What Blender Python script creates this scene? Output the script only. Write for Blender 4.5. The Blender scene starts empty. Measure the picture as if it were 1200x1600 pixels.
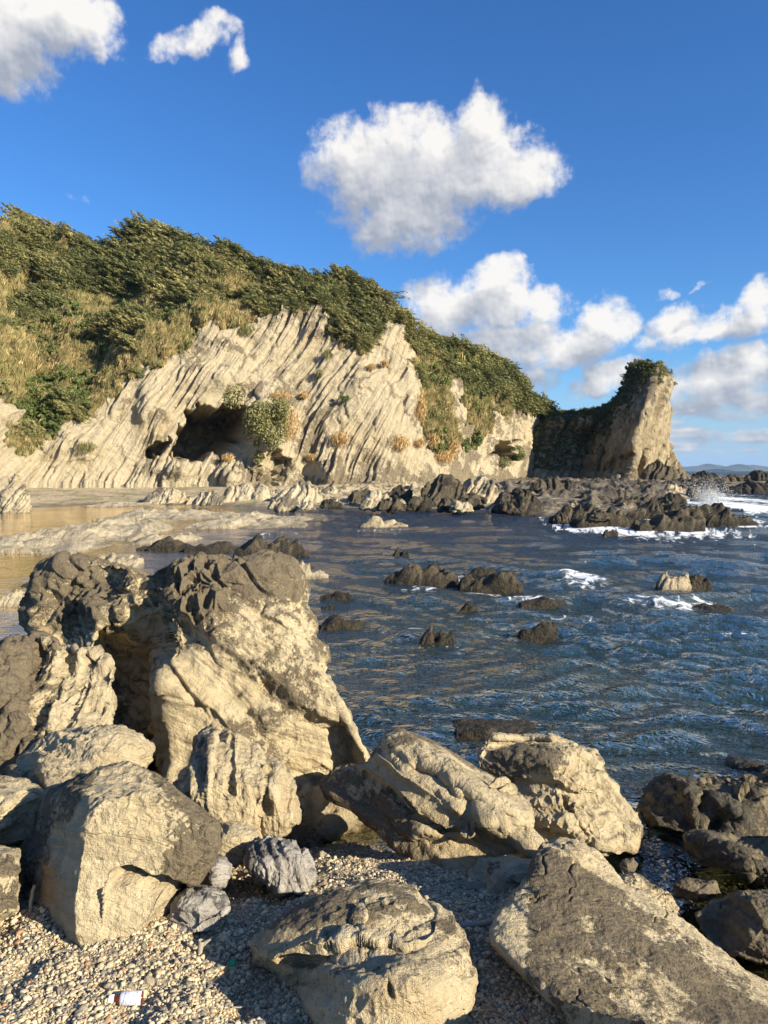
import bpy, math, random
import numpy as np
from math import radians as R_, sin, cos, tan, pi, sqrt, atan2

# ------------------------------------------------------------------ camera, sky, sun, exposure
F_PX, PITCH, CAM_H = 1155.0, R_(3.2), 2.6        # focal length in photo pixels (1200 x 1600)
SUN_AZ, SUN_EL = 56.0, 23.0                       # degrees right of straight behind the viewer, height
scn = bpy.context.scene
COL = scn.collection
cam_d = bpy.data.cameras.new('camera'); cam = bpy.data.objects.new('camera', cam_d); COL.objects.link(cam)
cam.location = (0, 0, CAM_H); cam.rotation_euler = (R_(90) - PITCH, 0, 0)
cam_d.sensor_fit = 'VERTICAL'; cam_d.sensor_height = 36; cam_d.lens = F_PX / 1600 * 36
cam_d.clip_start = 0.05; cam_d.clip_end = 40000
scn.camera = cam
scn.view_settings.view_transform = 'Standard'; scn.view_settings.look = 'None'
scn.view_settings.gamma = 1; scn.view_settings.use_curve_mapping = False
scn.view_settings.exposure = 1.05
scn.render.engine = 'CYCLES'
scn.cycles.max_bounces = 6; scn.cycles.diffuse_bounces = 2; scn.cycles.glossy_bounces = 3
scn.cycles.transparent_max_bounces = 12; scn.cycles.volume_bounces = 0
scn.cycles.caustics_reflective = False; scn.cycles.caustics_refractive = False
scn.cycles.use_adaptive_sampling = True

SUN_DIR = np.array([sin(R_(SUN_AZ)) * cos(R_(SUN_EL)), -cos(R_(SUN_AZ)) * cos(R_(SUN_EL)), sin(R_(SUN_EL))])
sun_d = bpy.data.lights.new('sun', 'SUN'); sun = bpy.data.objects.new('sun', sun_d); COL.objects.link(sun)
sun_d.energy = 5.0; sun_d.angle = R_(0.5); sun_d.color = (1.0, 0.90, 0.71)
from mathutils import Vector
sun.rotation_euler = Vector(SUN_DIR).to_track_quat('Z', 'Y').to_euler()

def pix_dir(u, v):
    a = (u - 600) / F_PX; b = (800 - v) / F_PX
    d = np.array([a, cos(PITCH) + b * sin(PITCH), -sin(PITCH) + b * cos(PITCH)])
    return d / np.linalg.norm(d)
def azel(u, v):
    d = pix_dir(u, v); return math.degrees(atan2(d[0], d[1])), math.degrees(math.asin(d[2]))

class NT:
    """small helper for node graphs"""
    def __init__(s, tree): s.t = tree; s.n = tree.nodes; s.l = tree.links
    def add(s, typ, **kw):
        n = s.n.new(typ)
        for k, v in kw.items(): setattr(n, k, v)
        return n
    def put(s, sock, v):
        if isinstance(v, bpy.types.NodeSocket): s.l.new(v, sock)
        elif v is not None: sock.default_value = v
    def m(s, op, a, b=None, c=None, clamp=False):
        n = s.add('ShaderNodeMath', operation=op, use_clamp=clamp)
        for i, x in enumerate((a, b, c)):
            if x is not None: s.put(n.inputs[i], x)
        return n.outputs[0]
    def v(s, op, a, b=None, scale=None):
        n = s.add('ShaderNodeVectorMath', operation=op)
        s.put(n.inputs[0], a)
        if b is not None: s.put(n.inputs[1], b)
        if scale is not None: s.put(n.inputs['Scale'], scale)
        return n.outputs['Value'] if op in ('LENGTH', 'DOT_PRODUCT', 'DISTANCE') else n.outputs['Vector']
    def mix(s, f, a, b):
        n = s.add('ShaderNodeMix', data_type='RGBA'); s.put(n.inputs[0], f)
        s.put(n.inputs[6], a if isinstance(a, bpy.types.NodeSocket) else (*a, 1) if len(a) == 3 else a)
        s.put(n.inputs[7], b if isinstance(b, bpy.types.NodeSocket) else (*b, 1) if len(b) == 3 else b)
        return n.outputs[2]
    def ramp(s, x, lo, hi, smooth=True, a=0.0, b=1.0):
        n = s.add('ShaderNodeMapRange', interpolation_type='SMOOTHSTEP' if smooth else 'LINEAR')
        for i, y in enumerate((x, lo, hi, a, b)): s.put(n.inputs[i], y)
        return n.outputs[0]
    def noise(s, vec, scale, detail=4, rough=0.55, dim='3D', dist=0.0):
        n = s.add('ShaderNodeTexNoise', noise_dimensions=dim)
        if dim == '1D': s.put(n.inputs['W'], vec)
        else: s.put(n.inputs['Vector'], vec)
        s.put(n.inputs['Scale'], scale); n.inputs['Detail'].default_value = detail
        n.inputs['Roughness'].default_value = rough; n.inputs['Distortion'].default_value = dist
        return n.outputs[0]
    def attr(s, name, out='Fac', typ='GEOMETRY'):
        n = s.add('ShaderNodeAttribute', attribute_name=name, attribute_type=typ); return n.outputs[out]

# world: physical sky with cumulus clouds placed by azimuth and elevation
world = bpy.data.worlds.new('World'); scn.world = world; world.use_nodes = True
wt = NT(world.node_tree); wt.n.clear()
CL = [  # u, v, radius u, radius v, tilt in degrees, weight
 (590,262,105,72,0,1),(700,265,150,66,0,1),(752,196,46,44,25,.9),(640,325,105,66,5,1),(810,278,78,40,0,.9),(545,262,62,32,0,.8),
 (650,200,40,34,0,.8),(600,362,58,34,0,.9),(820,255,20,24,0,.5),(635,175,20,16,0,.5),
 (10,50,85,78,0,1),(95,22,95,52,-5,1),(5,112,36,30,0,.8),(150,92,26,20,20,.5),(-80,40,110,90,0,1),
 (262,76,46,20,12,.48),(318,66,52,26,10,.62),(352,42,40,20,5,.55),(376,88,18,34,-20,.5),
 (120,312,30,16,-15,.22),(180,343,14,12,0,.12),
 (770,470,82,46,0,1),(778,432,40,30,0,.9),(690,485,62,52,0,.9),(850,478,46,34,0,.9),(945,510,52,44,30,.95),(885,548,100,36,10,.9),
 (790,535,110,42,0,.9),(835,592,40,30,0,.7),(730,445,40,22,0,.6),
 (950,588,60,28,12,.9),(925,602,40,15,0,.6),
 (1055,512,48,40,25,.9),(1045,457,30,10,0,.3),(1102,444,26,9,15,.3),(1135,508,85,28,0,.85),(1190,470,40,34,0,.85),(1035,535,60,24,0,.7),
 (1120,590,100,44,8,.9),(1175,555,44,34,0,.9),(1240,560,60,60,0,.8),(1150,625,130,36,0,.8),(1080,640,70,20,0,.6),(1110,682,150,15,0,.5),
 (1300,470,70,50,0,.9),(1400,300,110,60,0,.9),(-260,250,120,60,0,.9),(-420,480,150,70,0,.9),(1500,600,160,50,0,.9)]
g = bpy.data.node_groups.new('cloud_density', 'ShaderNodeTree')
g.interface.new_socket('P', in_out='INPUT', socket_type='NodeSocketVector')
g.interface.new_socket('D', in_out='OUTPUT', socket_type='NodeSocketFloat')
g.interface.new_socket('M', in_out='OUTPUT', socket_type='NodeSocketFloat')
gt = NT(g); gi = gt.add('NodeGroupInput'); go = gt.add('NodeGroupOutput')
P = gi.outputs[0]
wn = gt.add('ShaderNodeTexNoise'); gt.put(wn.inputs['Vector'], P); wn.inputs['Scale'].default_value = 0.42; wn.inputs['Detail'].default_value = 3
warp = gt.v('SCALE', gt.v('SUBTRACT', wn.outputs['Color'], (.5, .5, .5)), scale=2.6)
Pw = gt.v('MULTIPLY', gt.v('ADD', P, warp), (1, 1, 0))
cur = None
for (u, v, ru, rv, tl, w) in CL:
    a, e = azel(u, v); k = 180 / pi / F_PX * (cos(atan2(u - 600, F_PX)) ** 1.4) * 1.08
    mp = gt.add('ShaderNodeMapping', vector_type='TEXTURE')
    # each ellipse waits for the one before it, which keeps the shader small
    gt.put(mp.inputs[0], Pw if cur is None else gt.v('ADD', Pw, gt.m('MULTIPLY', cur, 1e-6))); mp.inputs['Location'].default_value = (a, e, 0)
    mp.inputs['Rotation'].default_value = (0, 0, R_(tl)); mp.inputs['Scale'].default_value = (ru * k * .94, rv * k * .94, 1)
    d = gt.m('SUBTRACT', w * 1.25, gt.m('POWER', gt.v('LENGTH', mp.outputs[0]), 2.0))
    cur = d if cur is None else gt.m('SMOOTH_MAX', cur, d, 0.28)
sep = gt.add('ShaderNodeSeparateXYZ'); gt.put(sep.inputs[0], P)
# low banks of cloud near the horizon, all the way round
low = gt.noise(gt.v('MULTIPLY', P, (.16, .75, 1)), 1.0, 3, .5)
lowm = gt.m('MULTIPLY', gt.ramp(sep.outputs[1], .3, 1.6), gt.ramp(sep.outputs[1], 3.2, 7.5, a=1, b=0))
lowd = gt.m('SUBTRACT', gt.m('MULTIPLY', gt.m('SUBTRACT', low, .40), 6.0), gt.m('MULTIPLY', gt.m('SUBTRACT', 1.0, lowm), 3.0))
# scattered cumulus beyond the placed ones
far = gt.noise(gt.v('MULTIPLY', P, (.05, .09, 1)), 1.0, 2, .5)
azo = gt.m('ABSOLUTE', sep.outputs[0])
fard = gt.m('SUBTRACT', gt.m('MULTIPLY', gt.m('SUBTRACT', far, .60), 9.0), gt.ramp(azo, 62, 46, a=0, b=4))
cur = gt.m('MAXIMUM', gt.m('MAXIMUM', cur, gt.m('MULTIPLY', lowd, .75)), fard)
n1 = gt.noise(P, 0.62, 8, .62)
n2 = gt.noise(P, 2.2, 4, .6)
tot = gt.m('ADD', cur, gt.m('ADD', gt.m('MULTIPLY', gt.m('SUBTRACT', n1, .5), 2.1), gt.m('MULTIPLY', gt.m('SUBTRACT', n2, .5), .35)))
gt.put(go.inputs[0], tot)
gt.put(go.inputs[1], gt.m('ADD', cur, gt.m('MULTIPLY', gt.m('SUBTRACT', gt.noise(P, .5, 2, .5), .5), 1.1)))
tc = wt.add('ShaderNodeTexCoord'); sx = wt.add('ShaderNodeSeparateXYZ'); wt.put(sx.inputs[0], tc.outputs['Generated'])
az = wt.m('MULTIPLY', wt.m('ARCTAN2', sx.outputs[0], sx.outputs[1]), 180 / pi)
el = wt.m('MULTIPLY', wt.m('ARCSINE', sx.outputs[2]), 180 / pi)
cb = wt.add('ShaderNodeCombineXYZ'); wt.put(cb.inputs[0], az); wt.put(cb.inputs[1], el)
def dens(off, after=None):
    n = wt.add('ShaderNodeGroup'); n.node_tree = g; p_ = wt.v('ADD', cb.outputs[0], off)
    if after is not None: p_ = wt.v('ADD', p_, wt.m('MULTIPLY', after, 1e-6))
    wt.put(n.inputs[0], p_); return n.outputs
d0, m0 = dens((0, 0, 0)); d1, _x = dens((.16, .26, 0), d0); _x, m2 = dens((1.1, 2.6, 0), d1)
mask = wt.m('MULTIPLY', wt.ramp(d0, -.05, .95), .97)
shade = wt.m('ADD', wt.m('MULTIPLY', wt.m('SUBTRACT', d0, d1), .42), wt.m('MULTIPLY', wt.m('SUBTRACT', m0, m2), .60))
shade = wt.m('ADD', shade, .24)
shade = wt.m('ADD', shade, wt.ramp(d0, .9, .1, a=0, b=.25), clamp=True)
ccol = wt.mix(wt.ramp(shade, 0, .95, smooth=False), (3.8, 4.2, 5.0), (9.7, 9.4, 9.0))
sky = wt.add('ShaderNodeTexSky', sky_type='NISHITA', sun_disc=False, sun_elevation=R_(SUN_EL),
             sun_rotation=math.atan2(SUN_DIR[0], SUN_DIR[1]), air_density=1.0, dust_density=0.3, ozone_density=1.5)
skc = wt.add('ShaderNodeHueSaturation'); skc.inputs['Saturation'].default_value = 1.22; skc.inputs['Value'].default_value = 1.0
wt.put(skc.inputs['Color'], sky.outputs[0])
SKY_GAIN = wt.mix(wt.ramp(el, 9, -1, a=0, b=.88), wt.v('MULTIPLY', skc.outputs[0], (.76, 1.20, 1.74)), (3.9, 5.6, 8.0))
wcol = wt.mix(mask, SKY_GAIN, ccol)
bg = wt.add('ShaderNodeBackground'); wt.put(bg.inputs[0], wcol); bg.inputs[1].default_value = 0.05
wo = wt.add('ShaderNodeOutputWorld'); wt.l.new(bg.outputs[0], wo.inputs[0])
world.cycles.sampling_method = 'MANUAL'; world.cycles.sample_map_resolution = 512

# ------------------------------------------------------------------ numeric helpers
rng = np.random.RandomState(11)
TAB = (rng.rand(32 * 32 * 32).astype(np.float32) * 2 - 1)
ROT = np.array([[.0, .8, .6], [-.8, .36, -.48], [-.6, -.48, .64]], np.float32)
def vnoise(p):
    p = np.asarray(p, np.float32); i = np.floor(p).astype(np.int32); f = p - i
    f = f * f * f * (f * (f * 6 - 15) + 10)
    i &= 31; j = (i + 1) & 31
    x0, y0, z0 = i[..., 0] << 10, i[..., 1] << 5, i[..., 2]
    x1, y1, z1 = j[..., 0] << 10, j[..., 1] << 5, j[..., 2]
    fx, fy, fz = f[..., 0], f[..., 1], f[..., 2]
    T = TAB
    a = T[x0 | y0 | z0]; a = a + (T[x1 | y0 | z0] - a) * fx
    b = T[x0 | y1 | z0]; b = b + (T[x1 | y1 | z0] - b) * fx
    c = T[x0 | y0 | z1]; c = c + (T[x1 | y0 | z1] - c) * fx
    d = T[x0 | y1 | z1]; d = d + (T[x1 | y1 | z1] - d) * fx
    a = a + (b - a) * fy; c = c + (d - c) * fy
    return a + (c - a) * fz
def fbm(p, o=4, gain=.5, lac=2.07):
    p = np.asarray(p, np.float32); s = 0; a = 1; t = 0
    for k in range(o):
        s = s + vnoise(p) * a; t += a; a *= gain; p = (p @ ROT) * lac + 13.7
    return s / t * 1.7
def ridged(p, o=4, gain=.5, lac=2.1):
    p = np.asarray(p, np.float32); s = 0; a = 1; t = 0
    for k in range(o):
        n = 1 - np.abs(vnoise(p)) * 1.9; s = s + n * np.abs(n) * a; t += a; a *= gain; p = (p @ ROT) * lac + 7.1
    return s / t
def cells(p, seed=0):
    p = np.asarray(p, np.float32); i0 = np.floor(p).astype(np.int32); f1 = np.full(p.shape[0], 9., np.float32); f2 = f1.copy(); idv = f1 * 0
    for dx in (-1, 0, 1):
        for dy in (-1, 0, 1):
            for dz in (-1, 0, 1):
                c = i0 + np.array([dx, dy, dz]); h = ((c[:, 0] * 73 + c[:, 1] * 179 + c[:, 2] * 283 + seed * 17) % 8191) * 4
                q = c + (np.stack([TAB[h % 32768], TAB[(h + 1) % 32768], TAB[(h + 2) % 32768]], 1) * .5 + .5)
                d = np.linalg.norm(p - q, axis=1); b = d < f1
                f2 = np.where(b, f1, np.minimum(f2, d)); idv = np.where(b, TAB[(h + 3) % 32768], idv); f1 = np.where(b, d, f1)
    return f1, f2, idv
def sst(x, a, b):
    t = np.clip((x - a) / (b - a), 0, 1); return t * t * (3 - 2 * t)
def tb(v): # downward slope of the ray through photo row v
    b = (800 - np.asarray(v, float)) / F_PX
    return (sin(PITCH) - b * cos(PITCH)) / (cos(PITCH) + b * sin(PITCH))
def Yw(v, z=0.0): return (CAM_H - z) / tb(v)
def unproj(u, v, Y):
    u = np.asarray(u, float); v = np.asarray(v, float); a = (u - 600) / F_PX; b = (800 - v) / F_PX
    k = Y / (cos(PITCH) + b * sin(PITCH))
    return np.stack([a * k, Y + 0 * a, CAM_H + (-sin(PITCH) + b * cos(PITCH)) * k], -1)
def interp(x, pts):
    pts = np.array(pts, float); return np.interp(x, pts[:, 0], pts[:, 1])
def poly_sd(u, v, poly):
    """signed distance in photo pixels, positive inside"""
    poly = np.array(poly, float); d = np.full(u.shape, 1e9); ins = np.zeros(u.shape, bool)
    for k in range(len(poly)):
        ax, ay = poly[k]; bx, by = poly[(k + 1) % len(poly)]
        ex, ey = bx - ax, by - ay; L = ex * ex + ey * ey + 1e-9
        t = np.clip(((u - ax) * ex + (v - ay) * ey) / L, 0, 1)
        d = np.minimum(d, np.hypot(u - ax - t * ex, v - ay - t * ey))
        c = (ay > v) != (by > v)
        with np.errstate(divide='ignore', invalid='ignore'):
            ins ^= c & (u < (bx - ax) * (v - ay) / (by - ay + 1e-12) + ax)
    return np.where(ins, d, -d)

def mesh_from(name, co, faces, attrs=None, smooth=True):
    me = bpy.data.meshes.new(name); co = np.asarray(co, np.float32); faces = np.asarray(faces, np.int32)
    k = faces.shape[1]
    me.vertices.add(len(co)); me.vertices.foreach_set('co', co.ravel())
    me.loops.add(faces.size); me.loops.foreach_set('vertex_index', faces.ravel())
    me.polygons.add(len(faces)); me.polygons.foreach_set('loop_start', np.arange(0, faces.size, k, dtype=np.int32))
    me.polygons.foreach_set('loop_total', np.full(len(faces), k, np.int32))
    me.polygons.foreach_set('use_smooth', np.full(len(faces), smooth, bool))
    for n, a in (attrs or {}).items():
        a = np.asarray(a, np.float32)
        if a.ndim == 2:
            at = me.attributes.new(n, 'FLOAT_COLOR', 'POINT'); c = np.ones((len(co), 4), np.float32); c[:, :3] = a; at.data.foreach_set('color', c.ravel())
        else:
            at = me.attributes.new(n, 'FLOAT', 'POINT'); at.data.foreach_set('value', a)
    me.update(calc_edges=True)
    return me
def vnormals(co, faces):
    f = np.asarray(faces); co = np.asarray(co, float)
    if f.shape[1] == 4: n = np.cross(co[f[:, 2]] - co[f[:, 0]], co[f[:, 3]] - co[f[:, 1]])
    else: n = np.cross(co[f[:, 1]] - co[f[:, 0]], co[f[:, 2]] - co[f[:, 0]])
    o = np.zeros_like(co)
    for k in range(f.shape[1]):
        for a in range(3): o[:, a] += np.bincount(f[:, k], n[:, a], len(co))
    return o / (np.linalg.norm(o, axis=1, keepdims=True) + 1e-12)
def tag(o, label=None, cat=None, group=None, kind=None):
    if label: o['label'] = label
    if cat: o['category'] = cat
    if group: o['group'] = group
    if kind: o['kind'] = kind
    return o
def link(name, me, mat=None, parent=None, loc=(0, 0, 0)):
    o = bpy.data.objects.new(name, me); COL.objects.link(o); o.location = loc
    if mat is not None and me is not None and not me.materials: me.materials.append(mat)
    if parent: o.parent = parent
    return o
def grid_faces(nr, nc, wrap=False):
    i = np.arange(nr * nc).reshape(nr, nc)
    a, b, c, d = i[:-1, :-1], i[:-1, 1:], i[1:, 1:], i[1:, :-1]
    f = np.stack([a, b, c, d], -1).reshape(-1, 4)
    if wrap: f = np.concatenate([f, np.stack([i[:-1, -1], i[:-1, 0], i[1:, 0], i[1:, -1]], -1).reshape(-1, 4)])
    return f
_cs = {}
def cubesphere(n):
    if n in _cs: return _cs[n]
    t = np.tan(np.linspace(-1, 1, n + 1) * pi / 4); a, b = np.meshgrid(t, t, indexing='ij'); o = np.ones_like(a)
    P, Fc = [], []; base = 0
    for s in (1, -1):
        for ax in range(3):
            v = [None] * 3; v[ax] = o * s; v[(ax + 1) % 3] = a * s; v[(ax + 2) % 3] = b
            P.append(np.stack(v, -1).reshape(-1, 3)); Fc.append(grid_faces(n + 1, n + 1)[:, ::-1] + base); base += (n + 1) ** 2
    P = np.concatenate(P); Fc = np.concatenate(Fc)
    key = np.round(P * 1e5).astype(np.int64); key = (key[:, 0] * 4000003 + key[:, 1]) * 4000003 + key[:, 2]
    _, idx, inv = np.unique(key, return_index=True, return_inverse=True)
    P = P[idx]; Fc = inv.ravel()[Fc]; P /= np.linalg.norm(P, axis=1, keepdims=True)
    if np.einsum('ij,ij->i', P, vnormals(P, Fc)).mean() < 0: Fc = Fc[:, ::-1]
    _cs[n] = (P, Fc); return _cs[n]

# ------------------------------------------------------------------ materials
def new_mat(name):
    m = bpy.data.materials.new(name); m.use_nodes = True; t = NT(m.node_tree); t.n.clear()
    o = t.add('ShaderNodeOutputMaterial'); b = t.add('ShaderNodeBsdfPrincipled'); t.l.new(b.outputs[0], o.inputs[0])
    return m, t, b, o
def rock_mat(name, light, mid, crust, scale=1.0, bump=0.012, rough=.9, streak=1.0, spec=.25, wet=True, gloss=.35, wetz=None):
    """scale: size of the rock's features, 1 for a boulder a metre across"""
    m, t, b, o = new_mat(name)
    geo = t.add('ShaderNodeNewGeometry'); P = geo.outputs['Position']
    s = 1.0 / scale
    n1 = t.noise(P, 2.3 * s, 5, .6); n2 = t.noise(P, 11 * s, 5, .62); n3 = t.noise(P, 60 * s, 5, .65); n4 = t.noise(P, 260 * s, 2, .6)
    q = t.attr('strat')
    l1 = t.noise(t.m('ADD', q, t.m('MULTIPLY', n2, .03 * scale)), 22 * s, 4, .7, dim='1D')
    c = t.mix(t.ramp(n2, .38, .64), light, mid)
    c = t.mix(t.m('MULTIPLY', t.ramp(l1, .45, .68), .55 * streak), c, tuple(x * .66 for x in mid))
    c = t.mix(t.m('MULTIPLY', t.ramp(n1, .52, .7), .4), c, (mid[0] * .95, mid[1] * .82, mid[2] * .62))
    ck = t.m('ADD', t.attr('crust'), t.m('ADD', t.m('MULTIPLY', t.m('SUBTRACT', n2, .5), 1.25), t.m('MULTIPLY', t.m('SUBTRACT', n3, .5), 1.05)))
    ckm = t.ramp(ck, .38, .62)
    cc = t.mix(t.ramp(n3, .35, .65), crust, tuple(x * 1.75 for x in crust))
    c = t.mix(t.m('MULTIPLY', ckm, .92), c, cc)
    c = t.mix(t.ramp(n4, .35, .7, a=0, b=.28), c, tuple(x * .55 for x in mid))
    b.inputs['Specular IOR Level'].default_value = spec
    if wet:
        z = t.add('ShaderNodeSeparateXYZ'); t.put(z.inputs[0], P)
        w = t.ramp(t.m('ADD', z.outputs[2], t.m('MULTIPLY', t.m('SUBTRACT', n2, .5), .25 * min(scale, 2))), -.05 if wetz else .02, wetz or .16 * min(max(scale, 1), 2.5), a=1, b=0)
        c = t.mix(t.m('MULTIPLY', w, .8), c, t.v('MULTIPLY', c, (.34, .33, .30)))
        t.put(b.inputs['Roughness'], t.m('SUBTRACT', rough, t.m('MULTIPLY', w, gloss)))
    else: b.inputs['Roughness'].default_value = rough
    t.put(b.inputs['Base Color'], c)
    h = t.m('ADD', t.m('MULTIPLY', n3, 1.0), t.m('MULTIPLY', n4, .35)); h = t.m('ADD', h, t.m('MULTIPLY', n2, 2.2)); h = t.m('ADD', h, t.m('MULTIPLY', l1, .8 * streak)); h = t.m('ADD', h, t.m('MULTIPLY', ckm, .5))
    bp = t.add('ShaderNodeBump'); t.put(bp.inputs['Height'], h); bp.inputs['Strength'].default_value = 1; bp.inputs['Distance'].default_value = bump * scale
    t.l.new(bp.outputs[0], b.inputs['Normal'])
    return m
TAN = (.58, .475, .295); TAN2 = (.46, .37, .225)
M_rock = rock_mat('sandstone', TAN, TAN2, (.092, .071, .045), bump=.02)
M_rockd = rock_mat('dark_wet_sandstone', (.21, .165, .095), (.14, .11, .068), (.05, .044, .032), rough=.7)
M_slate = rock_mat('grey_slate', (.40, .36, .30), (.27, .245, .21), (.08, .073, .065), rough=.85)
M_ledge = rock_mat('pale_ledge', (.58, .49, .33), (.44, .36, .235), (.10, .085, .065), scale=5, bump=.02, wetz=.10)
M_reef = rock_mat('dark_reef', (.135, .108, .068), (.08, .066, .044), (.03, .027, .022), scale=4, bump=.02)
M_cliff = rock_mat('cliff_stone', (.61, .51, .34), (.52, .43, .28), (.17, .135, .085), scale=10, bump=.03, streak=1.1, wet=False)
M_stack = rock_mat('headland_stone', (.52, .42, .26), (.36, .29, .175), (.12, .10, .07), scale=10, bump=.03, streak=1.2, wet=False)

def foliage_mat(name):
    m, t, b, o = new_mat(name)
    c = t.attr('tint', 'Color', 'INSTANCER'); geo = t.add('ShaderNodeNewGeometry')
    lt = t.attr('leaf'); 
    col = t.v('SCALE', c, scale=t.ramp(lt, 0, 1, smooth=False, a=.55, b=1.5))
    t.put(b.inputs['Base Color'], col); b.inputs['Roughness'].default_value = .75; b.inputs['Specular IOR Level'].default_value = .2
    tr = t.add('ShaderNodeBsdfTranslucent'); t.put(tr.inputs[0], t.v('MULTIPLY', col, (1.1, 1.2, .6)))
    mx = t.add('ShaderNodeMixShader'); mx.inputs[0].default_value = .22
    t.l.new(b.outputs[0], mx.inputs[1]); t.l.new(tr.outputs[0], mx.inputs[2]); t.l.new(mx.outputs[0], o.inputs[0])
    return m
M_veg = foliage_mat('foliage')
def leaf_mat(name, colr):
    m, t, b, o = new_mat(name)
    lt = t.attr('leaf'); col = t.v('SCALE', colr, scale=t.ramp(lt, 0, 1, smooth=False, a=.5, b=1.55))
    t.put(b.inputs['Base Color'], col); b.inputs['Roughness'].default_value = .8; b.inputs['Specular IOR Level'].default_value = .2
    return m
M_leaf_dark = leaf_mat('dark_leaves', (.095, .11, .04)); M_leaf_olive = leaf_mat('olive_leaves', (.19, .18, .07))
M_leaf_dry = leaf_mat('dry_grass', (.46, .30, .13)); M_leaf_green = leaf_mat('green_leaves', (.12, .15, .045))
M_bark, _t, _b, _o = new_mat('bark'); _b.inputs['Base Color'].default_value = (.14, .105, .075, 1); _b.inputs['Roughness'].default_value = .9

# ------------------------------------------------------------------ rocks
UP = np.array([0, 0, 1.])
def radial(outline, c, nth=720, smooth=2):
    o = np.array(outline, float); th = np.linspace(0, 2 * pi, nth, endpoint=False); r = np.zeros(nth)
    dx, dy = np.cos(th), -np.sin(th)
    for k in range(len(o)):
        ax, ay = o[k] - c; bx, by = o[(k + 1) % len(o)] - c
        ex, ey = bx - ax, by - ay; den = dx * ey - dy * ex
        with np.errstate(divide='ignore', invalid='ignore'):
            t = (ax * ey - ay * ex) / den; s = (ax * dy - ay * dx) / den
        ok = (s >= 0) & (s <= 1) & (t > 0); r = np.where(ok, np.maximum(r, t), r)
    r[r == 0] = r[r > 0].mean()
    for w in range(smooth): r = (np.roll(r, 1) + r + np.roll(r, -1)) / 3
    ker = np.ones(61) / 61; rs = np.convolve(np.concatenate([r[-60:], r, r[:60]]), ker, 'same')[60:-60]
    return r, rs
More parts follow.
